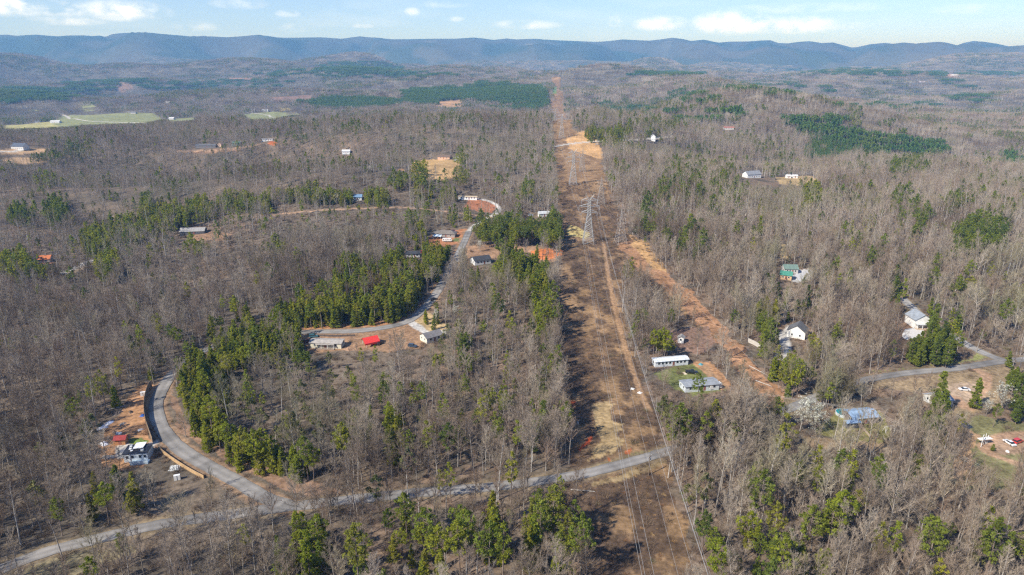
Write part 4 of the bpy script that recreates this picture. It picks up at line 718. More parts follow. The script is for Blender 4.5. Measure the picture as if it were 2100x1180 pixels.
# woods beyond 1.5 km
rows = []
for step, r0, r1, pre in [(23.5, 1530, 3300, 'stand'), (54, 3300, 9600, 'tract')]:
    x, y = field(step, -r1, r1, 900, r1, .18); r_ = np.hypot(x, y); k = (r_ >= r0) & (r_ < r1) & (np.abs(np.arctan2(x, y)) < R(43)); x, y = x[k], y[k]
    cl_ = pip(CORRW, x, y)
    for poly, c in CLEARW[27:]+FARX: cl_ |= pip(poly, x, y)
    for nm in ('farm_lane', 'field_lane'): cl_ |= pdist(trackw[nm][0], x, y, 30) < step*.6
    x, y = x[~cl_], y[~cl_]; z = hgt(x, y); px, py, dep = proj(x, y, z+9); d, bi = pine_at(px, py); f = fbm(x/190, y/190, 901, 3)
    pn = rng.rand(len(x)) < d; mixd = (d == 0) & (rng.rand(len(x)) < .12+.5*sst(.52, .62, f))
    ia = [i for i, nm in enumerate(names_far) if nm.startswith(pre+'_a')]; ibb = [i for i, nm in enumerate(names_far) if nm.startswith(pre+'_b')]; ic = [i for i, nm in enumerate(names_far) if nm.startswith(pre+'_c')]
    q = rng.rand(len(x)); idx = np.where(pn, np.array(ic)[(q*len(ic)).astype(int)], np.where(mixd, np.array(ibb)[(q*len(ibb)).astype(int)], np.array(ia)[(q*len(ia)).astype(int)]))
    _, pb_, _ = proj(x, y, z); _, pt_, _ = proj(x, y, z+17); lg_ = low_growth(px, pb_, pt_)
    rows.append(np.stack([x, y, z-.3, rng.randint(0, 4, len(x))*math.pi/2, np.ones(len(x)), rng.uniform(.85, 1.1, len(x))*lg_, idx, np.zeros(len(x)), np.zeros(len(x))], 1))
points_object('distant_woodland', np.concatenate(rows), names_far, ('distant grey and green forest rolling away towards the blue mountains', 'woodland'))
print('TREES', len(T['x']), 'brush', n, 'far', sum(len(r) for r in rows))

# ------------------------------------------------------------ single trees, each one a thing
MARKS = [('the lower-left road end', 110, 1125), ('the flat-roofed white house', 281, 950), ('the red-roofed shed', 245, 915), ('the timber retaining wall', 375, 950), ('the road fork', 570, 1035), ('the curved road bend', 330, 850), ('the main road\'s shaded middle', 850, 1010), ('the wooded road near the clearing', 1020, 1000),
 ('the road under the wires', 1260, 960), ('the pole in the clearing', 1182, 895), ('the clearing\'s near left edge', 1185, 1090), ('the clearing\'s near right edge', 1425, 1090), ('the road right of the wires', 1400, 915), ('the metal-roofed house', 1757, 880), ('the big white pear trees', 1655, 870), ('the white parked sedan', 1976, 800),
 ('the bright red car', 2085, 905), ('the white swing set', 1815, 880), ('the pale dirt patch', 1960, 960), ('the black pickup', 1418, 765), ('the long white mobile home', 1373, 755), ('the lower travel trailer', 1465, 795), ('the clay swath\'s lower end', 1595, 835), ('the cream mobile home', 672, 715), ('the red canopy', 758, 705), ('the small cream house', 872, 700),
 ('the loop\'s lower pine row', 500, 960), ('the cleared orange lot', 220, 900), ('the right-hand road junction', 2055, 745), ('the white gabled house', 1880, 670), ('the black-shingled house', 985, 540), ('the paved cul-de-sac', 960, 480), ('the red clay pad', 1120, 520), ('the nearest steel pylon', 1206, 500), ('the gravel-drive mobile home', 960, 410),
 ('the western grey-roofed house', 397, 480), ('the orange-roofed house', 93, 540), ('the green-roofed houses', 1612, 560), ('the charcoal-roofed white house', 1625, 690), ('the view\'s lower right corner', 2080, 1170), ('the slope below the pool house', 1720, 980), ('the far-left lower slope', 110, 880), ('the woods above the road bend', 300, 740), ('the wooded loop\'s middle', 720, 850), ('the wooded loop\'s east side', 1000, 830),
 ('the bottom edge, centre-left', 800, 1170), ('the bottom edge below the fork', 560, 1170), ('the bottom edge beside the clearing', 1080, 1170), ('the bottom edge, right half', 1560, 1170), ('the bottom edge, far right', 1800, 1170), ('the bottom edge, far left', 330, 1170), ('the slope right of the wires', 1560, 1000)]
FORM_B = ['narrow bare tree', 'wide-crowned tree', 'slim high-crowned tree', 'low-forked bare tree', 'thin brushy bare tree', 'small bushy bare tree']
FORM_P = ['young conical pine', 'tall conical pine', 'thin-crowned olive pine', 'round-topped dark pine', 'broad dark evergreen', 'bright rounded pine', 'straight deep-green pine', 'wispy olive budding tree']
GRP_B = 'bare hardwoods in the foreground woods'; GRP_P = 'evergreens standing among the bare trees'
NUMW = ['', 'one', 'two', 'three', 'four', 'five', 'six', 'seven', 'eight', 'nine', 'ten', 'eleven', 'twelve']; ORD = ['leftmost', 'second', 'third', 'fourth', 'fifth', 'sixth', 'seventh', 'eighth', 'ninth', 'tenth', 'eleventh', 'twelfth']
MK = np.array([[m[1], m[2]] for m in MARKS], float)
def place_words(px, py):
    d = np.hypot(MK[:, 0]-px, (MK[:, 1]-py)*1.3); i = int(d.argmin()); dx = px-MK[i, 0]; dy = py-MK[i, 1]; close = d[i] < 45
    if any(w in MARKS[i][0] for w in ('bottom', 'corner', 'middle', 'side', 'slope', 'woods')):
        a = 'left' if dx < -30 else ('right' if dx > 30 else 'middle'); return ('above' if dy < -25 else 'on')+' the '+a+' of '+MARKS[i][0]
    if abs(dx) > abs(dy)*1.1: s = ('just ' if close else 'well ')+('left of' if dx < 0 else 'right of')
    else: s = ('just ' if close else 'some way ')+('behind' if dy < 0 else 'in front of')
    return s+' '+MARKS[i][0]
info = {}
for i in np.where(single)[0]:
    pn = T['pine'][i]; h = T['hh'][i]; k_ = int(T['kind'][i]); f = (FORM_P if pn else FORM_B)[k_]
    sz_ = 'short' if T['sc'][i] < .85 else ('tall' if T['sc'][i] > 1.06 and 'tall' not in f else ('mid-sized' if T['sc'][i] < .96 and 'small' not in f else ''))
    if 'tall' in f: sz_ = '' if sz_ == 'tall' else ''
    if 'young' in f and sz_ == 'mid-sized': sz_ = ''
    info[i] = (sz_+' '+f).strip()+' '+place_words(T['px'][i], min(T['pyb'][i], 1178))
for i in info:
    if len(info[i].split()) > 13: info[i] = info[i].replace('mid-sized ', '').replace('short ', '').replace('tall ', '').replace('some way ', '').replace('well ', '')
from collections import defaultdict
byl = defaultdict(list)
for i, l in info.items(): byl[l].append(i)
for l, ids in byl.items():
    if len(ids) == 1: continue
    ids.sort(key=lambda i: T['px'][i]); n = len(ids)
    for j, i in enumerate(ids):
        if n == 2: w = ['left one', 'right one'][j]
        elif j == 0: w = 'leftmost'
        elif j == n-1: w = 'rightmost'
        else: w = ORD[j]+' from left' if j < 12 else 'right of centre'
        info[i] = l+', '+w
def stand_tree(name, var, x, y, z, rz, sx, sz, label, cat, group):
    o = link(name, None, None, (x, y, z-.1), rz); o.empty_display_size = .5; o.scale = (sx, sx, sz); tag(o, label, cat, group)
    link('trunk', VAR[var][0], o); link('crown', VAR[var][1], o); return o
for i in np.where(single)[0]:
    pn = T['pine'][i]; k_ = int(T['kind'][i]); bud = pn and k_ == 7
    stand_tree(('budding_tree' if bud else ('pine_tree' if pn and k_ != 4 else 'evergreen_tree')) if pn else 'bare_tree', ('pine_'+PK[k_][0]) if pn else 'bare_'+BKIND[k_][0], T['x'][i], T['y'][i], T['z'][i], T['rz'][i], T['sc'][i], sz[i], info[i], ('budding tree' if bud else ('pine' if k_ != 4 else 'evergreen')) if pn else 'tree', GRP_P if pn else GRP_B)
PEARS = [(1640, 884, 0, 1.5, 'large white-blossoming tree left of the metal-roofed house, left one of the pair'), (1672, 890, 1, 1.4, 'large white-blossoming tree nearest the swimming pool, right one of the pair'), (2052, 842, 0, 1.35, 'white-blossoming tree at the right edge behind the round cedar'), (2022, 852, 1, .75, 'small white-blossoming tree left of the round cedar near the yard track'),
         (894, 668, 1, 1.0, 'narrow white-blossoming tree beside the driveway of the small cream house'), (936, 652, 0, .8, 'pale blossoming tree in the woods right of the driveway'), (985, 516, 1, .9, 'round blossoming tree in front of the dark pines by the cul-de-sac'), (770, 655, 0, .7, 'small pale blossoming tree above the straight stretch of the curving road'), (1030, 645, 1, .7, 'pale blossoming tree in the middle of the woods left of the clearing')]
for px, py, v, s, lab in PEARS: q = G(px, py); stand_tree('blossoming_tree', 'pear_%d' % v, *q, px*.1, s*(.6 if px == 894 else 1), s, lab, 'blossoming tree', 'white-blossoming trees')
for px, py, s, v, lab in [(2012, 968, .42, 'e', 'low round evergreen bush on the grass, the upper of two'), (1995, 985, .45, 'e', 'low round evergreen bush on the grass, the lower of two'), (1965, 1000, .3, 'f', 'small dark bush at the edge of the lawn beside the dirt patch'), (2036, 876, .62, 'd', 'solitary round cedar on the lawn below the white-blossoming tree'),
                          (1430, 838, .95, 'd', 'tall round green pine in front of the grey-roofed mobile home'), (1280, 560, .55, 'a', 'small lone pine in the power-line clearing right of the wires'), (2035, 925, .35, 'e', 'low green bush beside the looping lawn track')]:
    q = G(px, py); stand_tree('evergreen_bush' if s < .5 else 'pine_tree', 'pine_'+v, *q, px, s, s*(.55 if s < .5 else 1), lab, 'bush' if s < .5 else 'pine', None)

# trees that stand out in the photograph, placed one by one: foot px, variant, scale, label
LONE = [(1893, 742, 'e', .95, 'leftmost cedar of the dark clump beside the white gabled house'), (1915, 752, 'e', 1.05, 'big front cedar of the dark clump above the road'), (1938, 756, 'e', 1.1, 'front right cedar of the dark clump, casting a deep shadow'), (1956, 742, 'd', .95, 'right-hand evergreen at the edge of the dark clump by the road'), (1906, 712, 'e', 1.15, 'tall middle cedar of the dark clump, close to the gabled house'), (1928, 716, 'e', 1.0, 'middle cedar directly behind the big front one'), (1912, 690, 'e', 1.2, 'tallest cedar at the back left of the dark clump'), (1948, 712, 'f', 1.0, 'olive pine at the back right of the dark clump'),
 (2082, 850, 'e', 1.2, 'large dark evergreen at the right edge above the red car'), (2096, 810, 'e', 1.1, 'dark evergreen cut by the right edge below the junction'), (2070, 826, 'd', .9, 'evergreen just behind the white-blossoming tree at the right edge'), (1997, 838, 'a', 1.15, 'slender upright pine beside the yard track'), (1700, 1138, 'f', 1.1, 'conspicuous bright round-topped pine alone in the lower right woods'),
 (1563, 738, 'e', 1.05, 'tall dark evergreen beside the short pale wall'), (1845, 640, 'c', 1.25, 'very tall thin pine left of the white gabled house'), (640, 1215, 'b', 1.35, 'tallest pointed pine at the bottom left of centre'), (1010, 1150, 'b', 1.2, 'tall pointed pine at the bottom, third clump from the left'), (1092, 1165, 'b', 1.2, 'tall pointed pine at the bottom just left of the clearing'), (575, 530, 'a', .95, 'lone green pine in the grey woods west of the road')]
for px, py, v, s, lab in LONE: q = G(px, py); stand_tree('evergreen_tree' if v == 'e' else 'pine_tree', 'pine_'+v, *q, px*.7, s, s*1.02, lab, 'evergreen' if v == 'e' else 'pine', None)
TALL = [(1712, 897, 'first tall pale trunk in front of the metal-roofed house, from the left'), (1724, 905, 'second tall pale trunk in front of the metal-roofed house'), (1753, 922, 'tall straight pale trunk below the middle of the metal-roofed house'), (1777, 934, 'tall pale trunk beside the white swing set'), (1790, 930, 'tall pale trunk just right of the utility pole by the house'), (1812, 962, 'leaning tall pale tree right of the lawn, left of three'), (1823, 975, 'leaning tall pale tree right of the lawn, middle of three'), (1846, 985, 'leaning tall pale tree right of the lawn, right of three'), (1858, 960, 'slim pale tree behind the three leaning ones'),
 (1891, 1010, 'single tall pale tree standing left of the pale dirt patch'), (2068, 782, 'tall pale tree rising in front of the right-hand junction'), (2086, 768, 'tall pale tree at the right edge beside the junction'), (2002, 722, 'tall pale tree just above the side road near the junction'), (1970, 985, 'dark bare tree on the dirt patch beside the weathered pole'), (1370, 980, 'large pale bare tree at the road edge right of the wires, left one'), (1390, 985, 'large pale bare tree at the road edge right of the wires, right one')]
for i, (px, py, lab) in enumerate(TALL): q = G(px, py); stand_tree('bare_tree', 'bare_'+('c' if i < 13 else 'b'), *q, px*.3, .95, 1.02 if i % 2 else .92, lab, 'tree', None)

# ------------------------------------------------------------ building kit
class MB:
    def __init__(s): s.V = []; s.F = []; s.M = []
    def quadbox(s, c, m=0):
        n = len(s.V); s.V += [tuple(v) for v in c]; s.F += [(n+3, n+2, n+1, n), (n+4, n+5, n+6, n+7), (n, n+1, n+5, n+4), (n+1, n+2, n+6, n+5), (n+2, n+3, n+7, n+6), (n+3, n, n+4, n+7)]; s.M += [m]*6; return s
    def box(s, x0, x1, y0, y1, z0, z1, m=0): return s.quadbox([(x0, y0, z0), (x1, y0, z0), (x1, y1, z0), (x0, y1, z0), (x0, y0, z1), (x1, y0, z1), (x1, y1, z1), (x0, y1, z1)], m)
    def poly(s, V, F, m=0): n = len(s.V); s.V += [tuple(v) for v in V]; s.F += [tuple(i+n for i in f) for f in F]; s.M += [m]*len(F); return s
    def tube(s, p0, p1, r0, r1=None, k=6, m=0):
        V, F = tubes([[*p0, *p1, r0, r0 if r1 is None else r1]], k); F = [tuple(f) for f in F.tolist()]+[tuple(range(k))[::-1], tuple(range(k, 2*k))]; return s.poly(V.tolist(), F, m)
    def build(s, name, mats, parent=None, loc=None, rz=None, smooth=False):
        return link(name, mesh_np(name, s.V, s.F, mats if isinstance(mats, (list, tuple)) else [mats], s.M, smooth), parent, loc, rz)
_mc = {}
def PM(c, rough=.8, **k):
    key = (c, rough, tuple(k.items()))
    if key not in _mc: _mc[key] = P(c, rough, **k)
    return _mc[key]
GLASS = PM((.03, .04, .05), .12, spec=.5, var=.1); WHITE = PM((.78, .78, .76), .6, var=.04); DARKM = PM((.03, .03, .03), .7)
def gable_roof(L, W, z, rh, ov=.45, th=.16, axis='x'):
    b = MB(); x = L/2+ov; y = W/2+ov; k = rh/(W/2); zb = z-ov*k
    for s in (-1, 1):
        V = [(-x, s*y, zb), (x, s*y, zb), (x, 0, z+rh), (-x, 0, z+rh), (-x, s*y, zb+th), (x, s*y, zb+th), (x, 0, z+rh+th), (-x, 0, z+rh+th)]; F = [(0, 1, 2, 3), (7, 6, 5, 4), (0, 4, 5, 1), (2, 6, 7, 3), (3, 7, 4, 0), (1, 5, 6, 2)]; b.poly(V, F)
    return b
def walls(L, W, h, rh, kind):
    b = MB(); x, y = L/2, W/2
    if kind == 'gable':
        V = [(-x, -y, -1.5), (x, -y, -1.5), (x, y, -1.5), (-x, y, -1.5), (-x, -y, h), (x, -y, h), (x, y, h), (-x, y, h), (-x, 0, h+rh-.02), (x, 0, h+rh-.02)]
        b.poly(V, [(0, 1, 5, 4), (2, 3, 7, 6), (1, 2, 6, 9, 5), (3, 0, 4, 8, 7)])
    else: b.box(-x, x, -y, y, -1.5, h)
    return b
def house(name, label, cat, px, py, wpx, W, h, rh, rot, wc, rc, kind='gable', nwin=3, door=True, chim=False, porch=0, group=None, L=None, ends=1, back=True, garage=False, wh=1.1, lift=0):
    q = G(px, py); dep = proj(*q)[2]; L = L or wpx*dep/FPX; a = R(rot); c, s = math.cos(a), math.sin(a)
    off = (abs(c)*W+abs(s)*L)/2 if back else 0; x, y = q[0]+off*q[0]/max(q[1], 1), q[1]+off
    o = link(name, None, None, (x, y, float(hgt(x, y))+.35+lift), a); tag(o, label, cat, group); wm = PM(wc, .8, var=.07); rm = PM(rc, .75, var=.14, scale=.8)
    walls(L, W, h, rh, kind).build('wall', wm, o)
    if kind == 'gable': r = gable_roof(L, W, h, rh).build('roof', rm, o)
    elif kind == 'hip':
        X, Y = L/2+.5, W/2+.5; t = max(X-Y, .4); r = MB().poly([(-X, -Y, h-.05), (X, -Y, h-.05), (X, Y, h-.05), (-X, Y, h-.05), (-t, 0, h+rh), (t, 0, h+rh), (-X, -Y, h-.25), (X, -Y, h-.25), (X, Y, h-.25), (-X, Y, h-.25)], [(0, 1, 5, 4), (2, 3, 4, 5), (1, 2, 5), (3, 0, 4), (6, 7, 1, 0), (7, 8, 2, 1), (8, 9, 3, 2), (9, 6, 0, 3), (9, 8, 7, 6)]).build('roof', rm, o)
    else: r = MB().box(-L/2-.25, L/2+.25, -W/2-.25, W/2+.25, h-.03, h+.22).build('roof', rm, o)
    if chim: MB().box(L*.2, L*.2+.9, .2, 1.0, h, h+rh+1.0).build('chimney', PM((.35, .17, .12)), r)
    xs = np.linspace(-L/2, L/2, nwin+3)[1:-1] if door else np.linspace(-L/2, L/2, nwin+2)[1:-1]
    dj = len(xs)//2 if door else -1
    for j, wx in enumerate(xs):
        if j == dj:
            d = MB().box(wx-.5, wx+.5, -W/2-.05, -W/2+.02, 0, 2.1).build('door', PM((.30, .12, .09), .5), o); MB().box(wx+.3, wx+.38, -W/2-.12, -W/2-.05, 1, 1.08).build('handle', PM((.5, .45, .3), .3, metal=1), d)
        else:
            f = MB().box(wx-.62, wx+.62, -W/2-.06, -W/2+.02, 1.0, 1.12+wh).build('window', WHITE, o); MB().box(wx-.5, wx+.5, -W/2-.09, -W/2-.05, 1.08, 1.02+wh).build('pane', GLASS, f)
    for e in (-1, 1)[:1+ends]:
        for wy in ((-W*.22, W*.22) if W > 5 else (0,)):
            f = MB().box(e*L/2-.05, e*L/2+.05, wy-.5, wy+.5, 1.0, 2.2).build('window', WHITE, o); MB().box(e*L/2+(e*.03-.035), e*L/2+(e*.03+.035)+e*.02, wy-.4, wy+.4, 1.08, 2.1).build('pane', GLASS, f)
    if porch:
        p = MB().box(-L*.3, L*.3, -W/2-porch, -W/2-.02, h-.35, h-.2); pr = p.build('porch_roof', rm, o)
        for t in (-.29, -.1, .1, .29): MB().box(t*L-.07, t*L+.07, -W/2-porch+.1, -W/2-porch+.24, 0, h-.36).build('porch_post', WHITE, o)
        MB().box(-L*.3, L*.3, -W/2-porch, -W/2-.02, -1.2, .06).build('porch_deck', PM((.30, .24, .19)), o)
    if garage: MB().box(L*.18, L*.42, -W/2-.08, -W/2-.03, 0, 2.3).build('garage_door', WHITE, o)
    return o
CREAM = (.66, .62, .48); WHT = (.66, .66, .64); DK = (.055, .058, .065); GREY = (.27, .27, .28)
def mobile_home(label, px, py, wpx, rot, wc, rc, n=6, L=None, W=4.2, group=None, **k): return house('mobile_home', label, 'mobile home', px, py, wpx, W, 2.6, .55, rot, wc, rc, nwin=n, L=L, group=group, **k)
# small white flat-roofed house on the orange lot
q = G(281, 944); o = link('house', None, None, (q[0], q[1]+2, q[2]+.5), R(9)); tag(o, 'small white flat-roofed house with a white roof panel on the cleared orange lot', 'house')
MB().box(-4.2, 3.9, -3, 3, -2.2, 2.9).build('wall', PM((.62, .68, .72)), o); MB().box(-4.5, 4.2, -3.3, 3.2, 2.92, 3.12).build('roof', PM((.03, .033, .045), .7), o)
MB().box(-1.6, 1.9, -.6, 3.6, 3.5, 3.66).build('roof_panel', PM((.86, .86, .85), .5, var=.03), o)
for wx, wy in ((-3.7, 2.2), (-3.4, .9), (-3.1, -.5), (-2.2, -1.8)): MB().box(wx, wx+.9, wy, wy+.8, 3.2, 3.35).build('roof_vent', WHITE, o)
MB().box(1.5, 2.5, -2.2, -1.5, 3.14, 3.7).build('air_conditioner', PM((.6, .62, .62)), o)
MB().box(-1.5, 4.6, -5.4, -3.02, -.5, .1).build('deck', PM((.42, .55, .66), .5), o); MB().box(-1.5, 4.6, -5.45, -5.38, .1, 1.1).build('railing', PM((.62, .75, .83), .4), o)
for wx in (-3, -1.2, 1.4, 3): f = MB().box(wx-.5, wx+.5, -3.06, -2.98, .9, 2.2).build('window', WHITE, o); MB().box(wx-.4, wx+.4, -3.1, -3.05, 1, 2.1).build('pane', GLASS, f)
house('shed', 'small garden shed with a red metal roof and orange wooden walls above the white house', 'shed', 251, 914, 20, 3.0, 2.1, .8, 8, (.45, .22, .10), (.30, .045, .04), nwin=0, ends=0)
house('utility_shed', 'tiny grey-roofed box just behind the red-roofed shed', 'shed', 246, 900, 7, 1.3, 1.4, .2, 8, (.4, .4, .4), (.55, .58, .6), kind='flat', nwin=0, door=False, ends=0)
mobile_home('cream single-storey mobile home with a grey-brown roof beside the curving road', 672, 716, 66, -4, CREAM, (.42, .38, .33), n=4, porch=1.6, W=6)
house('cottage', 'small cream house with a grey gable roof at the foot of the driveway', 'house', 885, 706, 38, 7, 2.7, 1.7, 38, (.72, .68, .55), (.20, .19, .19), nwin=2)
house('house', 'white house with black shingles below the paved cul-de-sac', 'house', 986, 545, 36, 8, 3.0, 2.0, 25, WHT, DK, nwin=3)
house('house', 'brown-roofed house with junk-filled yard beside the end of the cul-de-sac', 'house', 912, 488, 48, 8, 2.6, 2.1, -8, (.36, .33, .30), (.20, .175, .15), kind='hip', nwin=3)
mobile_home('bright white long mobile home at the top of the curved gravel driveway', 960, 411, 38, -6, (.82, .82, .81), (.52, .42, .28), n=5)
house('house', 'pale house half hidden behind the dark round pines', 'house', 1115, 446, 22, 7, 2.7, 1.5, 10, WHT, (.50, .52, .52), nwin=2)
house('house', 'low dark-roofed house with white walls behind the pines left of the road', 'house', 848, 529, 28, 7, 2.4, 1.4, 4, WHT, DK, nwin=3)
house('house', 'orange-roofed house in the woods at the far left', 'house', 93, 540, 26, 8, 2.6, 2.2, 15, (.45, .38, .32), (.50, .16, .06), nwin=2)
house('house', 'wide grey-roofed house with dark windows in the western woods', 'house', 398, 483, 48, 9, 2.8, 2.4, 8, (.10, .10, .11), (.33, .315, .295), nwin=5, ends=1)
house('house', 'tan brick house with dark roof at the top of the tan field', 'house', 912, 328, 26, 9, 3.0, 2.2, -14, (.62, .40, .27), (.17, .12, .09), nwin=2)
house('farmhouse', 'white farmhouse with a dark roof on a bare lot at the far left', 'farmhouse', 43, 309, 28, 12, 4.2, 4.5, -8, WHT, (.09, .11, .15), nwin=4, chim=True)
house('house', 'blue-roofed house peeking between trees left of the white trailer', 'house', 734, 412, 18, 8, 2.6, 2.0, 5, WHT, (.16, .27, .40), nwin=2)
mobile_home('long white weathered mobile home parallel to the power-line clearing', 1373, 754, 72, 11, (.66, .69, .70), (.68, .71, .73), n=7, W=4.4)
mobile_home('grey-roofed white double mobile home behind the tall round pine', 1432, 806, 74, 11, (.60, .64, .66), (.30, .32, .34), n=5, W=6.5)
house('shed', 'narrow white shed standing alone beside the orange swath', 'shed', 1396, 705, 12, 3, 2.6, .9, 70, (.80, .79, .76), (.35, .33, .30), nwin=0)
house('house', 'white steep-gabled house with charcoal roof in the woods beyond the swath', 'house', 1633, 698, 32, 9, 3.6, 3.2, 58, (.80, .78, .72), (.15, .15, .15), nwin=3)
house('house', 'house with a faded green roof, upper of the two green-roofed buildings', 'house', 1618, 562, 27, 8, 3.0, 2.0, -4, (.55, .52, .50), (.16, .235, .20), nwin=3)
house('garage', 'tan garage with a bright green metal roof below the green-roofed house', 'garage', 1611, 576, 22, 7, 3.0, 1.8, -24, (.62, .42, .24), (.07, .26, .19), nwin=2)
house('house', 'dark-roofed house hidden among trees above the green roofs', 'house', 1578, 512, 26, 9, 3, 3.0, 12, (.14, .13, .13), (.15, .17, .17), nwin=2)
o = house('house', 'bright white gabled house with front porch beside the dark cedars', 'house', 1880, 674, 30, 9.5, 4.6, 2.9, 90, (.80, .79, .76), (.30, .33, .36), nwin=3, L=10, ends=1); MB().box(-7.4, -5.05, -4.6, 4.6, 2.5, 2.7).build('porch_roof', PM((.6, .61, .6)), o); MB().box(-7.4, -5.05, -4.6, 4.6, -1.4, .0).build('porch_deck', PM((.55, .42, .3)), o)
for t in (-4.3, -1.5, 1.5, 4.3): MB().box(-7.3, -7.1, t-.1, t+.1, 0, 2.5).build('porch_post', WHITE, o)
# house with the blue-grey metal roof, an L of two wings
o = house('house', 'low house with a long blue-grey metal roof beside the round pool', 'house', 1760, 872, 58, 7.5, 2.6, 1.3, 9, (.20, .17, .15), (.27, .38, .52), nwin=4, chim=False); MB().box(-9.8, -4.0, -6.4, -3.8, -1.4, 2.2).build('porch', PM((.12, .12, .13)), o); MB().box(-10.2, -3.7, -6.8, -3.9, 2.25, 2.4).build('porch_roof', PM((.30, .41, .54), .5), o)
house('house', 'grey-roofed white house half hidden by bare trees behind the dark evergreens', 'house', 1920, 838, 36, 8, 2.7, 1.8, 14, WHT, (.40, .42, .44), nwin=3)
house('house', 'large white house with grey roof in the hollow below the pine plantation', 'house', 1541, 366, 34, 10, 4.2, 3.4, 20, (.80, .80, .78), (.25, .26, .28), nwin=4)
house('shed', 'white shed on the brown lot below the pine plantation, left of the two', 'shed', 1616, 366, 9, 5, 2.8, 1.0, 0, (.82, .81, .78), (.75, .75, .74), nwin=0)
house('shed', 'white shed on the brown lot below the pine plantation, right of the two', 'shed', 1629, 366, 10, 5, 2.8, 1.0, 0, (.82, .81, .78), (.75, .75, .74), nwin=0)
house('house', 'small white house behind the ridge trees above the tan field', 'house', 711, 318, 16, 8, 3.2, 2.0, 0, (.78, .78, .77), (.6, .6, .6), nwin=2)
house('house', 'narrow tall white house in the woods right of the power-line crossing', 'house', 1339, 290, 8, 7, 6.5, 3.0, 80, (.80, .80, .79), (.45, .45, .46), nwin=1)
house('house', 'red-brown house on the wooded hill left of the plantation', 'house', 1494, 267, 20, 8, 3.0, 2.0, -8, (.50, .48, .45), (.36, .16, .13), nwin=2)
house('house', 'long dark house strung along the hill track on the left ridge', 'house', 424, 305, 40, 9, 3.0, 2.2, 4, (.20, .19, .19), (.13, .13, .14), nwin=5)
house('house', 'pink-walled house at the right end of the hill track', 'house', 454, 302, 8, 8, 3.4, 2.0, 60, (.70, .48, .36), (.25, .18, .15), nwin=1)
house('house', 'green-roofed house among trees on the left ridge', 'house', 486, 299, 16, 8, 2.8, 2.2, 0, (.16, .22, .19), (.10, .20, .17), nwin=2)
mobile_home('white mobile home on a bare red bank on the left ridge', 549, 290, 22, 4, (.78, .77, .75), (.30, .29, .28), n=3)
for px, py, w, rc, lab in [(79, 252, 10, (.12, .14, .17), 'small dark-roofed barn at the left of the valley meadow'), (115, 253, 19, (.60, .60, .61), 'long open barn with a white roof in the valley meadow'), (275, 234, 10, (.20, .20, .22), 'dark farm shed above the green valley field'), (353, 246, 10, (.62, .60, .60), 'pale barn at the right end of the valley field'), (518, 229, 12, (.25, .27, .30), 'grey barn at the left of the far green meadow'), (545, 229, 12, (.62, .63, .65), 'white farmhouse above the far green meadow'),
                            (345, 213, 8, (.8, .8, .8), 'tiny white house in the woods beyond the valley'), (1933, 149, 6, (.85, .85, .85), 'white water-tower-like building on the distant right ridge'), (1958, 156, 16, (.8, .8, .8), 'long white industrial building on the distant right ridge'), (1890, 170, 12, (.6, .55, .6), 'pale distant building in the far right woods'), (1720, 158, 10, (.5, .4, .4), 'brown roof on the distant hill right of centre')]:
    house('barn' if 'barn' in lab or 'shed' in lab else 'building', lab.replace('white water-tower-like building', 'small bright white building'), 'barn' if 'barn' in lab or 'shed' in lab else 'building', px, py, w, 12, 4, 3, 0, (.5, .48, .46) if rc[0] < .5 else rc, rc, nwin=2)
# canopy, tents
q = G(758, 710); o = link('canopy', None, None, q+(0, 2, 0), R(32)); tag(o, 'bright red tarpaulin canopy standing on the clay yard beside the road', 'canopy'); RED = PM((.72, .055, .045), .55, var=.06)
gable_roof(8.0, 6.6, 2.3, 2.1, .1, .06).build('cover', RED, o); MB().poly([(4.0, -3.3, .1), (4.0, 3.3, .1), (4.0, 3.3, 2.3), (4.0, 0, 4.35), (4.0, -3.3, 2.3), (3.95, -3.3, .1), (3.95, 3.3, .1), (3.95, 3.3, 2.3), (3.95, 0, 4.35), (3.95, -3.3, 2.3)], [(0, 1, 2, 3, 4), (9, 8, 7, 6, 5)]).build('side_sheet', PM((.40, .03, .03)), o)  # side sheet's darker red puts the canopy's shaded side into the colour
MB().box(-3.9, 3.9, -3.36, -3.3, 1.4, 2.25).build('front_sheet', RED, o)
for a_, b_ in ((-3.1, -2.95), (3.1, -2.95), (-3.1, 2.95), (3.1, 2.95)): MB().tube((a_, b_, -.3), (a_, b_, 2.35), .06).build('post', WHITE, o)
q = G(898, 491); o = link('canopy', None, None, q+(0, 2, 0), R(-15)); tag(o, 'pale blue and white tarpaulin canopy in front of the brown-roofed house', 'canopy'); gable_roof(6.5, 5, 2.4, 1, .1, .06).build('cover', PM((.60, .70, .78), .5), o)
for a_, b_ in ((-3.1, -2.4), (3.1, -2.4), (-3.1, 2.4), (3.1, 2.4)): MB().tube((a_, b_, -.3), (a_, b_, 2.35), .06).build('post', WHITE, o)

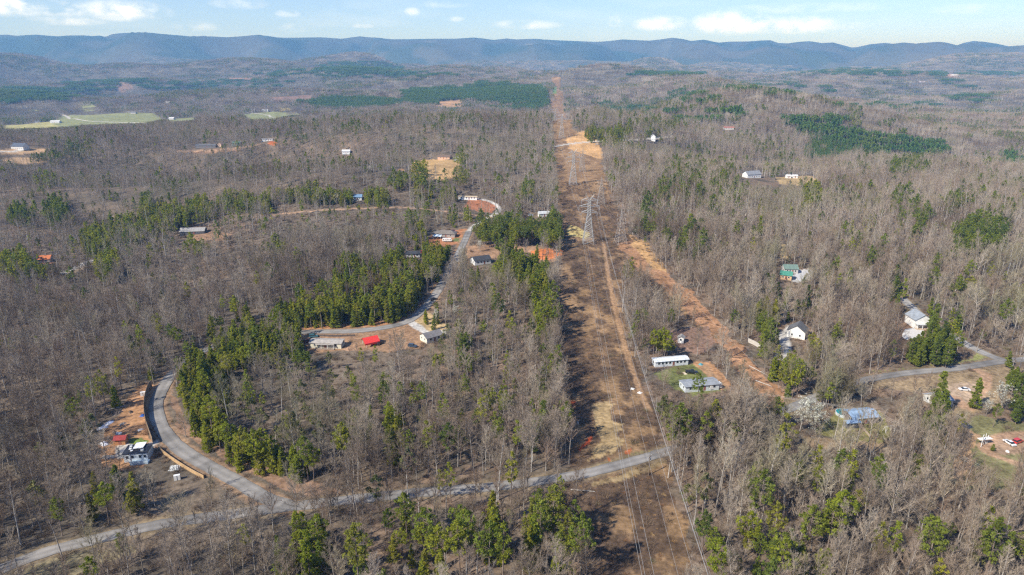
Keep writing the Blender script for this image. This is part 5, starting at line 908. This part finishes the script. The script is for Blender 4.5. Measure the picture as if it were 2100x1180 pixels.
# ------------------------------------------------------------ vehicles
def wheels(o, xs, y, r=.34):
    for x in xs:
        for s in (-1, 1):
            w = MB().tube((x, s*y, r), (x, s*(y-.24), r), r, r, 12).build('wheel', DARKM, o); MB().tube((x, s*(y+.015), r), (x, s*(y-.02), r), r*.55, r*.55, 10).build('rim', PM((.55, .55, .56), .35, metal=.8), w)
def loft(prof, hw, hwt, mat, name, o):
    """side profile (x, z) with half widths that narrow upwards"""
    zs = [p[1] for p in prof]; z0, z1 = min(zs), max(zs); w = lambda z: hw+(hwt-hw)*(z-z0)/(z1-z0+1e-6); n = len(prof); V = [(x, -w(z), z) for x, z in prof]+[(x, w(z), z) for x, z in prof]
    return MB().poly(V, [tuple(range(n)), tuple(range(2*n-1, n-1, -1))]+[(i, i+n, (i+1) % n+n, (i+1) % n) for i in range(n)]).build(name, mat, o)
def car(name, label, cat, px, py, rot, c, kind='sedan', group=None):
    q = G(px, py); o = link(name, None, None, q+(0, 0, .05), R(rot)); tag(o, label, cat, group); pm = PM(c, .3, spec=.6, var=.02, coat=.5)
    if kind == 'sedan':
        loft([(-2.3, .35), (2.3, .35), (2.35, .7), (1.3, .92), (-1.5, .95), (-2.3, .85)], .92, .88, pm, 'body', o); loft([(-1.6, .94), (1.2, .92), (.55, 1.38), (-.95, 1.40)], .84, .66, GLASS, 'window', o); MB().box(-.92, .5, -.66, .66, 1.39, 1.43).build('roof', pm, o); wheels(o, (-1.4, 1.4), .92)
    elif kind == 'suv':
        loft([(-2.3, .4), (2.3, .4), (2.35, .85), (1.3, 1.08), (-2.2, 1.1)], .95, .9, pm, 'body', o); loft([(-2.2, 1.09), (1.2, 1.07), (.65, 1.66), (-2.0, 1.68)], .88, .74, GLASS, 'window', o); MB().box(-2.0, .62, -.75, .75, 1.67, 1.73).build('roof', pm, o); wheels(o, (-1.4, 1.4), .95, .38)
    else:
        loft([(-2.8, .5), (2.7, .5), (2.75, 1.05), (1.5, 1.2), (-2.8, 1.2)], .98, .95, pm, 'body', o); loft([(-.5, 1.19), (1.45, 1.19), (.85, 1.85), (-.35, 1.87)], .9, .75, GLASS, 'window', o); MB().box(-.33, .82, -.76, .76, 1.86, 1.92).build('roof', pm, o); MB().box(-2.65, -.65, -.78, .78, 1.17, 1.215).build('cargo_bed', DARKM, o); wheels(o, (-1.7, 1.75), .98, .42)
    for s in (-1, 1): MB().box(2.3 if kind != 'pickup' else 2.7, 2.37 if kind != 'pickup' else 2.77, s*.7-.15, s*.7+.15, .62, .78).build('headlight', WHITE, o)
    return o
car('pickup_truck', 'black pickup truck parked on the grass between the two mobile homes', 'pickup truck', 1418, 766, -12, (.012, .014, .02), 'pickup')
car('parked_car', 'white sedan parked on the brown yard at the right', 'car', 1977, 801, 174, (.80, .80, .79)); car('parked_car', 'white car beside the red one at the right edge', 'car', 2070, 911, 100, (.78, .78, .78))
car('parked_car', 'bright red car at the right edge of the view', 'car', 2086, 908, 25, (.60, .05, .04), 'suv'); car('parked_car', 'dark blue-grey car beside the small cream house', 'car', 846, 712, -14, (.05, .07, .10), 'suv')
car('parked_car', 'dark red car left of the cream mobile home', 'car', 632, 702, 25, (.16, .04, .05), 'suv'); car('parked_car', 'teal car left of the cream mobile home, nearest the road', 'car', 643, 692, 8, (.05, .15, .18), 'suv')
car('parked_car', 'black car parked under the right side of the red canopy', 'car', 779, 706, 60, (.02, .02, .025), 'suv'); car('parked_car', 'dark maroon car on the clay beside the cul-de-sac', 'car', 930, 486, 8, (.05, .02, .025)); car('parked_car', 'blue car beside the brown-roofed house', 'car', 919, 482, 20, (.03, .10, .25), 'suv')
car('parked_car', 'red car behind the pines beside the low white-walled house', 'car', 868, 519, 10, (.45, .04, .04), 'suv'); car('parked_car', 'small pale red car behind the blue car near the cul-de-sac', 'car', 930, 476, -20, (.5, .2, .2), 'suv'); car('parked_car', 'silver car parked behind the dark round pines', 'car', 1088, 443, 10, (.55, .58, .62), 'suv')
car('parked_car', 'white vehicle parked beside the power-line crossing track', 'car', 1224, 297, 0, (.7, .72, .74), 'suv'); car('parked_car', 'dark car in the trees by the driveway bend', 'car', 889, 616, 40, (.05, .05, .06), 'suv')
def trailer(label, px, py, rot, L=6.5, group=None):
    q = G(px, py); o = link('travel_trailer', None, None, q+(0, 0, .1), R(rot)); tag(o, label, 'travel trailer', group); wm = PM((.78, .77, .74), .4, var=.03)
    loft([(-L/2, .6), (L/2-.5, .6), (L/2, 1.1), (L/2-.1, 2.2), (L/2-.8, 2.75), (-L/2+.3, 2.8), (-L/2, 2.4)], 1.15, 1.05, wm, 'body', o)
    for x in np.linspace(-L/2+1, L/2-1.2, 4): MB().box(x-.4, x+.4, -1.16, -1.09, 1.4, 2.1).build('window', GLASS, o)
    MB().box(L/2-.02, L/2+.02, -.6, .6, 1.3, 2.0).build('window', GLASS, o); MB().box(-1.0, -.2, -1.17, -1.1, .65, 2.3).build('door', PM((.65, .64, .6)), o); MB().tube((L/2-.2, 0, .65), (L/2+1.1, 0, .6), .06).build('hitch', DARKM, o); MB().box(-.3, .3, -.25, .25, 2.78, 2.98).build('roof_vent', DARKM, o); wheels(o, (-.5, .35), 1.1, .33)
trailer('white travel trailer parked at the right end of the grey-roofed mobile home', 1465, 798, 200); trailer('white travel trailer in front of the blue canopy by the cul-de-sac', 917, 496, 0, 7.5)

# ------------------------------------------------------------ yards: pool, fences, pads and clutter
q = G(1732, 851); o = link('swimming_pool', None, None, q, 0); tag(o, 'round above-ground pool with turquoise water behind the metal-roofed house', 'swimming pool')
k_ = 28; a_ = np.arange(k_)*2*math.pi/k_; MB().poly([(3.6*math.cos(t), 3.6*math.sin(t), z_) for z_ in (-.3, 1.2) for t in a_]+[(3.4*math.cos(t), 3.4*math.sin(t), z_) for z_ in (1.2, .6) for t in a_], [(i, (i+1) % k_, (i+1) % k_+k_, i+k_) for i in range(k_)]+[(i+k_, (i+1) % k_+k_, (i+1) % k_+2*k_, i+2*k_) for i in range(k_)]+[(i+2*k_, (i+1) % k_+2*k_, (i+1) % k_+3*k_, i+3*k_) for i in range(k_)]).build('pool_wall', PM((.55, .60, .62)), o); MB().poly([(3.4*math.cos(t), 3.4*math.sin(t), .95) for t in a_], [tuple(range(k_))]).build('water', PM((.02, .30, .34), .08, spec=.5), o)
def fence(name, label, cat, pts, h, mat, post=True, th=.08, gap=2.4, lift=0):
    ln = dense(wpoly(pts), 5); c = ln.mean(0); z0 = float(hgt(*c)); o = link(name, None, None, (c[0], c[1], z0)); tag(o, label, cat); V = []; F = []
    d = np.gradient(ln, axis=0); d /= np.hypot(d[:, 0], d[:, 1])[:, None]; nr = np.stack([-d[:, 1], d[:, 0]], 1)*th/2; z = hgt(ln[:, 0], ln[:, 1])-z0
    for i, p in enumerate(ln): a = p-c-nr[i]; b = p-c+nr[i]; V += [(*a, z[i]-.4), (*a, z[i]+h), (*b, z[i]+h), (*b, z[i]-.4)]
    for i in range(len(ln)-1): s = i*4; F += [(s+j, s+4+j, s+4+(j+1) % 4, s+(j+1) % 4) for j in range(4)]
    n_ = len(V); F += [(0, 1, 2, 3), (n_-1, n_-2, n_-3, n_-4)]; MB().poly(V, F).build('panel', mat, o)
    if post:
        acc = 0
        for i in range(1, len(ln)):
            acc += np.hypot(*(ln[i]-ln[i-1]))
            if acc >= gap: acc = 0; p = ln[i]-c; MB().box(p[0]-.09, p[0]+.09, p[1]-.09, p[1]+.09, z[i]-.4, z[i]+h+.12).build('post', mat, o)
fence('privacy_fence', 'dark curved wooden privacy fence following the inside of the road bend', 'fence', [(314, 912), (306, 890), (299, 866), (297, 845), (299, 822), (306, 800), (312, 793)], 3.1, PM((.30, .22, .15), .85))
fence('timber_wall', 'sunlit timber retaining wall stepping down beside the road towards the fork', 'retaining wall', [(325, 922), (345, 938), (370, 955), (395, 970), (418, 982)], 1.3, PM((.50, .33, .17), .85), th=.3, gap=3)
fence('garden_wall', 'short pale block wall in the woods beside the orange swath', 'wall', [(1534, 702), (1547, 708), (1559, 715)], 2.2, PM((.55, .50, .43)), post=False, th=.25)
fence('wire_fence', 'thin dark rail fence behind the cream mobile home', 'fence', [(650, 690), (690, 691), (728, 690)], 1.1, PM((.12, .10, .09)), th=.05)
fence('garden_fence', 'low rail fence running down the lawn from the metal-roofed house', 'fence', [(1766, 878), (1776, 888), (1784, 898)], 1.0, PM((.45, .36, .28)), th=.06)
def heap(name, label, cat, px, py, r, h, c, seed=0, mats=None, rough=.6, group=None, sy=1):
    rr = np.random.RandomState(seed); q = G(px, py); n = 12; V = []; F = []
    for i in range(n):
        for j in range(n):
            x, y = (i/(n-1)-.5)*2, (j/(n-1)-.5)*2; e = max(0, 1-max(abs(x), abs(y))**2); V.append((x*r*(1+rr.uniform(-.1, .1)), y*r*sy*(1+rr.uniform(-.1, .1)), -.15+h*e*rr.uniform(.45, 1.1)+.17))
    F = [(i*n+j, (i+1)*n+j, (i+1)*n+j+1, i*n+j+1) for i in range(n-1) for j in range(n-1)]; nb = len(V); V += [(x, y, -.35) for x, y, _ in V]
    ed = [(i, 0) for i in range(n)]+[(n-1, j) for j in range(1, n)]+[(i, n-1) for i in range(n-2, -1, -1)]+[(0, j) for j in range(n-2, 0, -1)]; ids = [i*n+j for i, j in ed]
    F += [(ids[(k+1) % len(ids)], ids[k], ids[k]+nb, ids[(k+1) % len(ids)]+nb) for k in range(len(ids))]
    o = MB().poly(V, F).build(name, PM(c, rough), None, q, rr.uniform(0, 3)); tag(o, label, cat, group); return o
heap('tarpaulin', 'crumpled pale blue tarpaulin lying at the upper edge of the orange lot', 'tarpaulin', 222, 869, 2.3, .5, (.66, .70, .80), 1, sy=.5); heap('tarpaulin', 'grey-white tarpaulin on the slope left of the red-roofed shed', 'tarpaulin', 210, 878, 2.0, .6, (.60, .65, .78), 2, sy=.5); heap('tarpaulin', 'bright white tarpaulin lowest on the slope left of the red-roofed shed', 'tarpaulin', 213, 911, 1.9, .7, (.78, .80, .86), 3, sy=.6)
heap('garden_bed', 'rectangular bed of bright green plants between the shed and the fence', 'garden bed', 285, 906, 3.4, .5, (.16, .22, .04), 4, rough=.9, sy=.45); heap('white_sack', 'lumpy white sack on the orange soil near the fence', 'sack', 288, 882, 1.0, .6, (.8, .8, .78), 5, sy=.6); heap('blue_tarpaulin', 'small bright blue and white tarpaulin leaning by the curved fence', 'tarpaulin', 293, 853, .9, .9, (.03, .12, .45), 6)
heap('rubbish_pile', 'pile of grey rubbish bags at the foot of the timber wall', 'rubbish pile', 358, 960, 1.8, .9, (.55, .56, .55), 7); heap('rubbish_pile', 'pale scattered rubbish in front of the black pickup truck', 'rubbish pile', 1404, 766, 1.3, .5, (.7, .6, .45), 8, sy=.5); heap('rubbish_pile', 'brown pile beside the clay yard of the cream mobile home', 'rubbish pile', 715, 716, 2.2, 1.0, (.36, .22, .13), 9); heap('teal_cover', 'small teal covered object on the dirt behind the pickup truck', 'cover', 1437, 748, 1.0, .8, (.10, .30, .35), 10)
heap('debris', 'small white debris beside the dirt track in the clearing, upper one', 'debris', 1297, 798, .8, .5, (.75, .74, .7), 11); heap('debris', 'small white debris beside the dirt track in the clearing, lower one', 'debris', 1312, 806, .9, .5, (.72, .7, .66), 12); heap('white_cover', 'white covered item on the lawn right of the swing set', 'cover', 2066, 927, .6, .7, (.8, .8, .8), 13); heap('tarpaulin', 'dark tarpaulin-covered vehicle in the shade beside the dirt patch', 'covered vehicle', 1976, 872, 3.0, 1.7, (.03, .04, .06), 14, sy=.6)
for px, py, lab in ((294, 812, 'stack of white boards leaning near the top of the curved fence'), (364, 984, 'white utility box with two doors in the woods below the timber wall')):
    q = G(px, py); o = link('utility_box', None, None, q, R(20)); tag(o, lab, 'boards' if 'boards' in lab else 'utility box'); MB().box(-1.0, 1.0, -.5, .5, -.2, 1.9).build('body', WHITE, o); MB().box(-.04, .04, -.56, -.5, 0, 1.8).build('seam', DARKM, o)
for i_, (px, py, r_h, lab) in enumerate([(263, 827, 1.8, 'dark brush pile near the top of the cleared orange lot'), (241, 848, 2.2, 'brush pile at the left rim of the orange lot, above the tarpaulins'), (268, 846, 1.3, 'small brush pile in the middle of the orange lot'), (236, 888, 1.4, 'brush pile between the tarpaulins and the red-roofed shed'), (222, 938, 2.4, 'long pile of pale split wood at the lower left of the orange lot'), (252, 870, 1.2, 'grey rubble heap above the red-roofed shed')]):
    heap('brush_pile', lab, 'brush pile', px, py, r_h, .8, [(.13, .10, .08), (.17, .14, .12), (.12, .09, .07), (.20, .15, .12), (.38, .34, .30), (.35, .33, .31)][i_], 30+i_, rough=.95, sy=.45, group='brush piles on the cleared lot')
# swing set and playground pieces on the lawn
q = G(1822, 885); o = link('swing_set', None, None, q, R(12)); tag(o, 'white metal swing set on the lawn below the metal-roofed house', 'swing set')
for x in (-2, 2):
    for y in (-1, 1): MB().tube((x, y, -.2), (x, 0, 2.4), .07).build('leg', WHITE, o)
MB().tube((-2.2, 0, 2.4), (2.2, 0, 2.4), .07).build('top_bar', WHITE, o)
for x in (-1, .8):
    s = MB().box(x-.25, x+.25, -.12, .12, .5, .56).build('swing_seat', WHITE, o); MB().tube((x-.2, 0, .55), (x-.2, 0, 2.38), .03).tube((x+.2, 0, .55), (x+.2, 0, 2.38), .03).build('chain', WHITE, s)
q = G(2017, 912); o = link('playground_climber', None, None, q, R(10)); tag(o, 'white play frame with upright posts on the lawn right of the dirt patch', 'play frame')
for i, (x, y, h) in enumerate([(-2.6, -1.5, 5.2), (-2.1, -1.2, 5.2), (0, 0, 3), (1, .3, 3.2), (2, .6, 3.5), (3, 2.5, 3)]): MB().tube((x, y, -.2), (x, y, h), .12).build('post', WHITE, o)
MB().box(-2.2, 3.2, -.4, 1.2, 2.2, 2.4).build('platform', WHITE, o)
# fallen trunks
for px, py, L_, rz, lab in [(1552, 760, 10, -65, 'long pale fallen trunk on the right bank of the orange swath'), (1566, 788, 8, -50, 'short pale fallen trunk lower on the bank of the orange swath'), (240, 838, 6, 30, 'grey fallen trunk at the upper edge of the orange lot'), (905, 850, 9, -50, 'pale fallen trunk in the middle of the wooded loop'), (1195, 1008, 8, -8, 'pale fallen trunk in the brush just below the crossing road'), (1540, 985, 8, 20, 'bleached fallen trunk in the woods right of the clearing')]:
    q = G(px, py); o = MB().tube((-L_/2, 0, .3), (L_/2, 0, .35), .24, .10, 8).tube((L_*.2, 0, .3), (L_*.35, 1.2, .9), .08, .03).build('fallen_trunk', PM((.50, .46, .40), .9), None, q, R(rz)); tag(o, lab, 'fallen trunk')
# driveway slab and pad of the white gabled house
for nm, lab_, pts, c in [('concrete_pad', '', [(1856, 676), (1890, 672), (1893, 688), (1866, 698), (1850, 690)], (.62, .60, .57)), ('gravel_lot', '', [(1628, 562), (1664, 556), (1670, 566), (1640, 577)], (.55, .55, .56))]:
    w_ = wpoly(pts); cx, cy = w_.mean(0); V = [(cx, cy, float(hgt(cx, cy))+.18)]+[(x_, y_, float(hgt(x_, y_))+.15) for x_, y_ in dense(np.vstack([w_, w_[:1]]), 4)]; n_ = len(V)-1; V += [(v[0], v[1], v[2]-.5) for v in V[1:]]
    o = MB().poly(V, [(0, i, i % n_+1) for i in range(1, n_+1)]+[(i, i+n_, i % n_+1+n_, i % n_+1) for i in range(1, n_+1)]).build(nm, PM(c, .9)); tag(o, kind='structure')

# ------------------------------------------------------------ transmission line
STEEL = PM((.40, .40, .39), .5, metal=.25, var=.06); RUST = PM((.36, .32, .28), .6, metal=.2); INS = PM((.62, .63, .62), .3)
def lattice(p00, p01, hw0, hw1, z0, z1, n, t, b):
    """four-sided lattice between two square sections"""
    for i in range(n):
        a0, a1 = z0+(z1-z0)*i/n, z0+(z1-z0)*(i+1)/n; w0, w1 = hw0+(hw1-hw0)*i/n, hw0+(hw1-hw0)*(i+1)/n; c = [(-1, -1), (1, -1), (1, 1), (-1, 1)]
        for k in range(4):
            (x0, y0), (x1, y1) = c[k], c[(k+1) % 4]
            b.tube((x0*w0, y0*w0, a0), (x1*w1, y1*w1, a1), t, k=4); b.tube((x1*w0, y1*w0, a0), (x0*w1, y0*w1, a1), t, k=4); b.tube((x0*w1, y0*w1, a1), (x1*w1, y1*w1, a1), t, k=4)
    return b
ARMS = [(24.5, 6.2), (29.2, 8.0), (34.0, 6.2)]
def pylon():
    o = link('pylon', None); BW_, WW = 4.4, 1.25
    for x, y in ((-1, -1), (1, -1), (1, 1), (-1, 1)): MB().tube((x*BW_, y*BW_, -.6), (x*WW, y*WW, 23.5), .22, .17, 4).tube((x*WW, y*WW, 23.5), (x*WW*.8, y*WW*.8, 35), .20, .16, 4).build('leg', STEEL, o)
    lattice(0, 0, BW_, WW, 0, 23.5, 7, .10, MB()).build('lower_bracing', STEEL, o); lattice(0, 0, WW, WW*.8, 23.5, 35, 6, .08, MB()).build('upper_bracing', STEEL, o)
    for z, a in ARMS:
        b = MB()
        for s in (-1, 1):
            for y in (-.9, .9): b.tube((s*1.0, y, z), (s*a, 0, z+.3), .13, k=4); b.tube((s*1.0, y, z+2.2), (s*a, 0, z+.3), .13, k=4)
            for f in (.33, .66): xx = s*(1+(a-1)*f); b.tube((xx, -.9*(1-f), z), (xx, 0, z+2.2*(1-f)), .06, k=4); b.tube((xx, .9*(1-f), z), (xx, 0, z+2.2*(1-f)), .06, k=4)
        cr = b.build('crossarm', STEEL, o)
        for s in (-1, 1):
            b = MB()
            for j in range(8): b.tube((s*a, 0, z+.2-.32*j), (s*a, 0, z-.02-.32*j), .17, .10, 6)
            b.tube((s*a, 0, z+.3), (s*a, 0, z-2.6), .06, k=4); b.build('insulator', INS, cr)
    b = MB()
    for s in (-1, 1): b.tube((s*.9, -.8, 35), (s*3.4, 0, 38.6), .09, k=4); b.tube((s*.9, .8, 35), (s*3.4, 0, 38.6), .09, k=4); b.tube((0, 0, 35.2), (s*3.4, 0, 38.6), .08, k=4)
    b.build('earth_wire_peak', STEEL, o); return o
def copy_tree(o, parent=None):
    c = o.copy(); ROOTC.objects.link(c); c.parent = parent
    for ch in list(o.children): copy_tree(ch, c)
    return c
PYL = [(1206, 499, 1.0, 'nearest grey steel lattice pylon standing in the middle of the clearing'), (1175, 379, 1.0, 'second steel lattice pylon on the tan rise of the clearing'), (1160, 285, 1.0, 'third lattice pylon just beyond the track that crosses the clearing'), (1157, 270, 1.0, 'fourth lattice pylon in the overlapping cluster of the distant clearing'), (1151, 246, 1.0, 'fifth lattice pylon at the back of the overlapping cluster'), (1147, 215, 1.0, 'faint lattice pylon far down the narrow clearing, below the green patch'), (1143, 190, 1.0, 'farthest tiny lattice pylon near the end of the clearing')]
base = pylon(); tops = []
u0 = G(1206, 499); u1 = G(1175, 379); yaw = -math.atan2(u1[0]-u0[0], u1[1]-u0[1]); ld = (u1-u0)[:2]/np.hypot(*(u1-u0)[:2])
bases = [u0, u1]
for dist in (330, 320, 310, 600, 700):
    p = bases[-1][:2]+ld*dist; bases.append(np.array([p[0], p[1], float(hgt(*p))]))
for i, (px, py, s, lab) in enumerate(PYL):
    o = base if i == 0 else copy_tree(base); p = bases[i]; o.location = tuple(p); o.rotation_euler = (0, 0, yaw); tag(o, lab, 'pylon', 'steel lattice pylons of the main power line'); tops.append(p)
behind = np.array([*(u0[:2]-ld*520), 0.]); behind[0] -= 12; behind[2] = float(hgt(*behind[:2])); tops = [behind]+tops
def wire(name, label, cat, pts, sag, r, mat, group):
    V = []; F = []; c = np.array(pts[0])
    P_ = []
    for a, b in zip(pts[:-1], pts[1:]):
        a, b = np.array(a), np.array(b); n = 22
        for j in range(n): t = j/n; q = a+(b-a)*t; q = q-np.array([0, 0, 4*sag*t*(1-t)*min(1, (np.hypot(*(b-a)[:2])/330))**1]); P_.append(q)
    P_.append(np.array(pts[-1])); P_ = np.array(P_); c = P_[0].copy(); P_ = P_-c; d = np.gradient(P_, axis=0); s = np.cross(d, (0, 0, 1.)); s /= np.linalg.norm(s, axis=1)[:, None]; up = np.cross(s, d); up /= np.linalg.norm(up, axis=1)[:, None]
    for k in range(4): a = k*math.pi/2; V.append(P_+(s*math.cos(a)+up*math.sin(a))*r)
    V = np.stack(V, 1).reshape(-1, 3); n = len(P_); F = [(i*4+k, (i+1)*4+k, (i+1)*4+(k+1) % 4, i*4+(k+1) % 4) for i in range(n-1) for k in range(4)]
    o = link(name, mesh_np(name, V, F, [mat]), None, c); tag(o, label, cat, group)
WIREM = PM((.48, .46, .42), .5, metal=.2, var=.02); rt = np.array([math.cos(yaw), math.sin(yaw), 0])
for (z, a), lv in zip(ARMS, ('lowest', 'middle', 'topmost')):
    for s, sd in ((-1, 'left'), (1, 'right')): wire('power_line', 'pale %s conductor hanging from the %s arms of the pylons' % (lv, sd), 'power line', [t+rt*s*a+np.array([0, 0, z-2.6]) for t in tops[:6]], 11, .034, WIREM, 'conductors of the main power line')
for s, sd in ((-1, 'left'), (1, 'right')): wire('earth_wire', 'thin %s earth wire strung between the pylon peaks' % sd, 'earth wire', [t+rt*s*3.4+np.array([0, 0, 38.6]) for t in tops[:6]], 8, .022, WIREM, 'earth wires of the main power line')
# the older second line that turns off along the orange swath
def small_pylon():
    o = link('old_pylon', None)
    for x, y in ((-1, -1), (1, -1), (1, 1), (-1, 1)): MB().tube((x*4.0, y*4.0, -.6), (x*.6, y*.6, 22), .18, .13, 4).tube((x*.6, y*.6, 22), (x*.12, y*.12, 28), .1, .07, 4).build('leg', RUST, o)
    lattice(0, 0, 4.0, .6, 0, 22, 8, .08, MB()).build('bracing', RUST, o); lattice(0, 0, .6, .15, 22, 28, 4, .05, MB()).build('upper_bracing', RUST, o)
    for z in (16.5, 20, 23.5):
        b = MB()
        for s in (-1, 1): b.tube((s*.5, -.5, z), (s*3.6, 0, z+.2), .06, k=4).tube((s*.5, .5, z), (s*3.6, 0, z+.2), .06, k=4).tube((s*.4, 0, z+1.4), (s*3.6, 0, z+.2), .06, k=4)
        cr = b.build('crossarm', RUST, o)
        for s in (-1, 1): MB().tube((s*3.6, 0, z+.2), (s*3.6, 0, z-1.2), .12, .08).build('insulator', INS, cr)
    return o
op = small_pylon(); pts2 = []
for i, (px, py, lab) in enumerate([(1272, 500, 'rust-grey lattice pylon at the right edge where the swath turns off'), (1232, 421, 'faint rust-grey lattice pylon farther back on the right side of the clearing'), (1194, 352, 'distant slim rust-grey pylon right of the second main pylon')]):
    o = op if i == 0 else copy_tree(op); q = G(px, py); o.location = tuple(q); o.rotation_euler = (0, 0, yaw+(.35 if i == 0 else 0)); tag(o, lab, 'pylon', 'old pylons of the second power line'); pts2.append(q)
far2 = pts2[-1]+np.array([*ld*330, 0]); far2[2] = float(hgt(*far2[:2])); end = G(1640, 905); end = pts2[0]+(end-pts2[0])*1.25; end[2] = float(hgt(*end[:2]))-4
ch = [far2]+pts2[::-1]+[end]
for z in (15.3, 18.8, 22.3):
    for s in (-1, 1): wire('old_power_line', 'very thin %s wire of the second power line, %s level' % ('left' if s < 0 else 'right', {15.3: 'bottom', 18.8: 'middle', 22.3: 'top'}[z]), 'power line', [t+rt*s*3.6+np.array([0, 0, z]) for t in ch], 6, .013, WIREM, 'wires of the second power line')
# wooden utility poles and their lines
def pole(label, px, py, h, rz=0, tf=False, group='wooden utility poles'):
    q = G(px, py); o = link('utility_pole', None, None, q, rz); tag(o, label, 'utility pole', group); MB().tube((0, 0, -1), (0, 0, h), .17, .12, 8).build('pole', PM((.20, .15, .11)), o); a = MB().box(-1.2, 1.2, -.07, .07, h-.7, h-.55).build('crossarm', PM((.24, .19, .15)), o)
    for x in (-1.1, 0, 1.1): MB().tube((x, 0, h-.55), (x, 0, h-.25), .07, .05).build('insulator', INS, a)
    if tf: MB().tube((.35, -.1, h-2.2), (.35, -.1, h-1.2), .26, .26, 10).build('transformer', PM((.5, .52, .52)), o)
    return q+np.array([0, 0, h-.3])
p0 = pole('lone wooden utility pole in the left of the clearing above the road', 1182, 905, 9.5, .2, True)
p1 = pole('utility pole behind the big white-blossoming tree', 1650, 862, 9, .8); p2 = pole('utility pole beside the right end of the metal-roofed house', 1781, 885, 9.5, .8, True); p3 = pole('weathered utility pole standing below the pale dirt patch', 1970, 990, 9.5, .8); p4 = pole('thin utility pole above the red clay pad near the second mobile home', 1130, 530, 8)
p5 = pole('white-topped utility pole just below the road under the wires', 1330, 975, 8, .9, True)
off = (p3-p2); off[2] = 0; pe = p3+off*.8; ps = p1-(p2-p1)*.9; ps[2] = p1[2]
for dx in (-1.1, 0, 1.1): wire('distribution_line', 'thin pale wire looping over the woods on the right, %s strand' % {-1.1: 'left', 0: 'middle', 1.1: 'right'}[dx], 'wire', [p+np.array([dx, dx*.3, 0]) for p in (ps, p1, p2, p3, pe)], 1.6, .03, WIREM, 'roadside distribution wires')

# ------------------------------------------------------------ haze: one closed box of air round the land
def haze():
    S = 26000; V = [(a, b, c) for c in (-420, 680) for a, b in ((-S, -S), (S, -S), (S, S), (-S, S))]
    F = [(3, 2, 1, 0), (4, 5, 6, 7), (0, 1, 5, 4), (1, 2, 6, 5), (2, 3, 7, 6), (3, 0, 4, 7)]
    m = bpy.data.materials.new('haze'); m.use_nodes = True; t = m.node_tree; t.nodes.clear(); o = nn(t, 'ShaderNodeOutputMaterial'); v = nn(t, 'ShaderNodeVolumePrincipled')
    v.inputs['Color'].default_value = (.23, .52, 1.0, 1); v.inputs['Absorption Color'].default_value = (.80, .95, 1, 1); v.inputs['Density'].default_value = HAZE; v.inputs['Anisotropy'].default_value = 0.0
    t.links.new(v.outputs[0], o.inputs['Volume']); tag(link('haze', mesh_np('haze', V, F, [m])), kind='stuff')
HAZE = 9.5e-5
haze()
